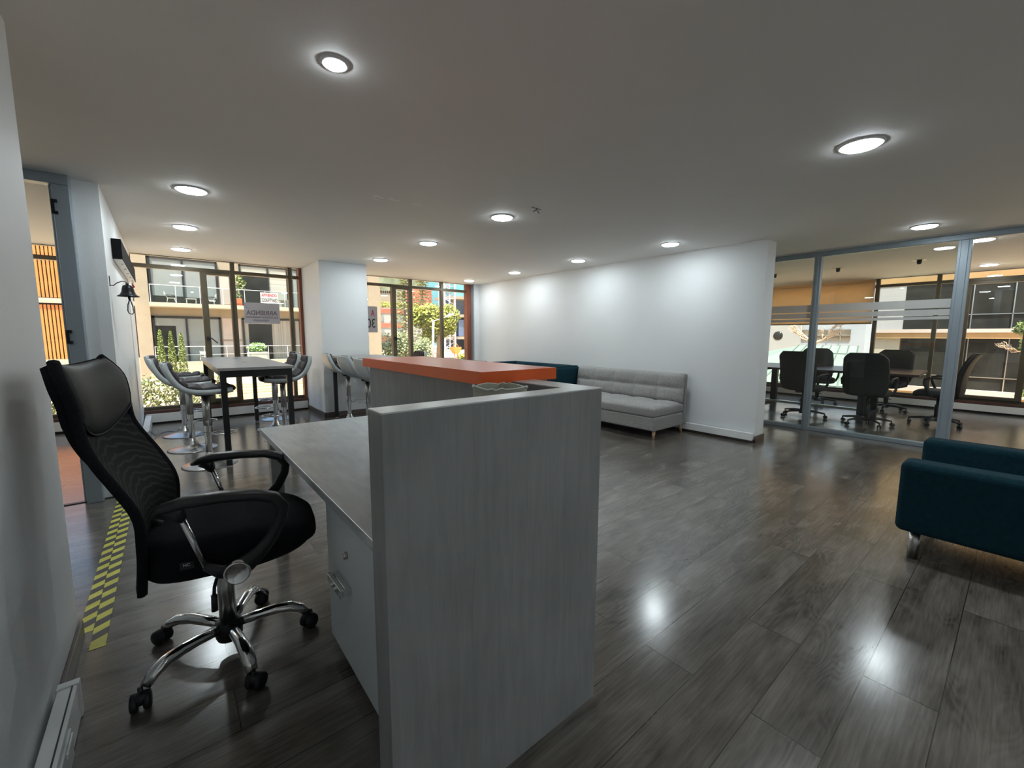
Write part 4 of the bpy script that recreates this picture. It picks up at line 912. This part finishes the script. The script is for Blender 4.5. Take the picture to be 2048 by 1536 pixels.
wf = B(30.25, 30.3, 6.45, 8.83, 1.08, 1.72).build('window_pane', mat('brownish_glass', (.16, .13, .10), .3, var=.3, scale=2), wb); m_ = MB()
for y in (6.9, 7.5, 8.1): m_.box(30.2, 30.25, y-.02, y+.02, 1.08, 1.72)
m_.box(30.2, 30.25, 6.45, 8.83, 1.38, 1.42).build('window_bars', BRUSH, wb)
rf = thing('greenhouse_roof', 'pale green panelled pitched roof outside the conference room window', 'roof', (17, 5.2, -3))
MB().add([(15, 3.0, -.9), (15, 9, -.9), (18.5, 9, .15), (18.5, 5.4, .98), (18.5, 3.7, .98), (15, 3.0, -1.1), (15, 9, -1.1), (18.5, 9, -.05), (18.5, 5.4, .78), (18.5, 3.7, .78)], [(0, 1, 2, 3, 4), (9, 8, 7, 6, 5), (0, 5, 6, 1), (1, 6, 7, 2), (2, 7, 8, 3), (3, 8, 9, 4), (4, 9, 5, 0)]).build('roof_panels', PGREEN, rf)
m_ = MB()
for k in range(8): y = 3.1+k*.42; m_.tube([(15, y, -.88), (18.5, 3.7+(y-3.1)*.6, 1.0)], .02, 5)
for k in range(4): x = 15.3+k*.9; z = -.88+(x-15)*.535; m_.tube([(x, 3.05+(x-15)*.2, z), (x, 5.4, z)], .015, 5)
m_.build('roof_seams', SEAM, rf); B(15.1, 18.4, 3.1, 8.9, -3.1, -1.1).build('wall', WHITEB, rf)
def branchy(m_, p, d, L, r_, rd, n):
    q = p+d*L; m_.tube([tuple(p), tuple((p+q)/2+Vector((0, rd.uniform(-.05, .05), rd.uniform(-.03, .05)))), tuple(q)], [r_, r_*.85, r_*.65], 5)
    if n > 0:
        for _ in range(3): branchy(m_, q if _ else (p+q)/2, (d+Vector((rd.uniform(-.3, .3), rd.uniform(-.8, .8), rd.uniform(-.3, .7)))).normalized(), L*rd.uniform(.55, .8), r_*.6, rd, n-1)
m_ = MB(); rd = random.Random(8); m_.tube([(22, 6.1, -3.1), (22, 6.0, .9)], [.14, .09], 8)
branchy(m_, Vector((22, 6.0, .9)), Vector((0, .45, .6)).normalized(), .6, .06, rd, 4); branchy(m_, Vector((22, 6.0, .9)), Vector((0, -.75, .5)).normalized(), .6, .06, rd, 4)
tag(m_.build('bare_tree', PALEBARK), 'bare pale-branched tree in front of the white building', 'tree')
rt = thing('leafy_branch_tree', 'small tree with green leaves at the right edge of the conference window', 'tree', (16, -.15, -3.1)); m_ = MB(); rd = random.Random(12)
m_.tube([(16, -.5, -3.1), (16, -.3, .6), (16, -.1, 1.3)], [.1, .06, .03], 8); branchy(m_, Vector((16, -.1, .9)), Vector((0, .8, .25)).normalized(), .25, .018, rd, 3); m_.build('branches', PALEBARK, rt)
m_ = MB(); leaves(m_, 130, ell((16, .12, 1.5), (.15, .16, .2), .2), .05, 61); leaves(m_, 140, ell((16, .0, 1.1), (.15, .16, .25), .2), .05, 62); leaves(m_, 60, ell((16, -.02, -.05), (.1, .12, .12), .2), .05, 63); m_.build('foliage', LEAF_D, rt)
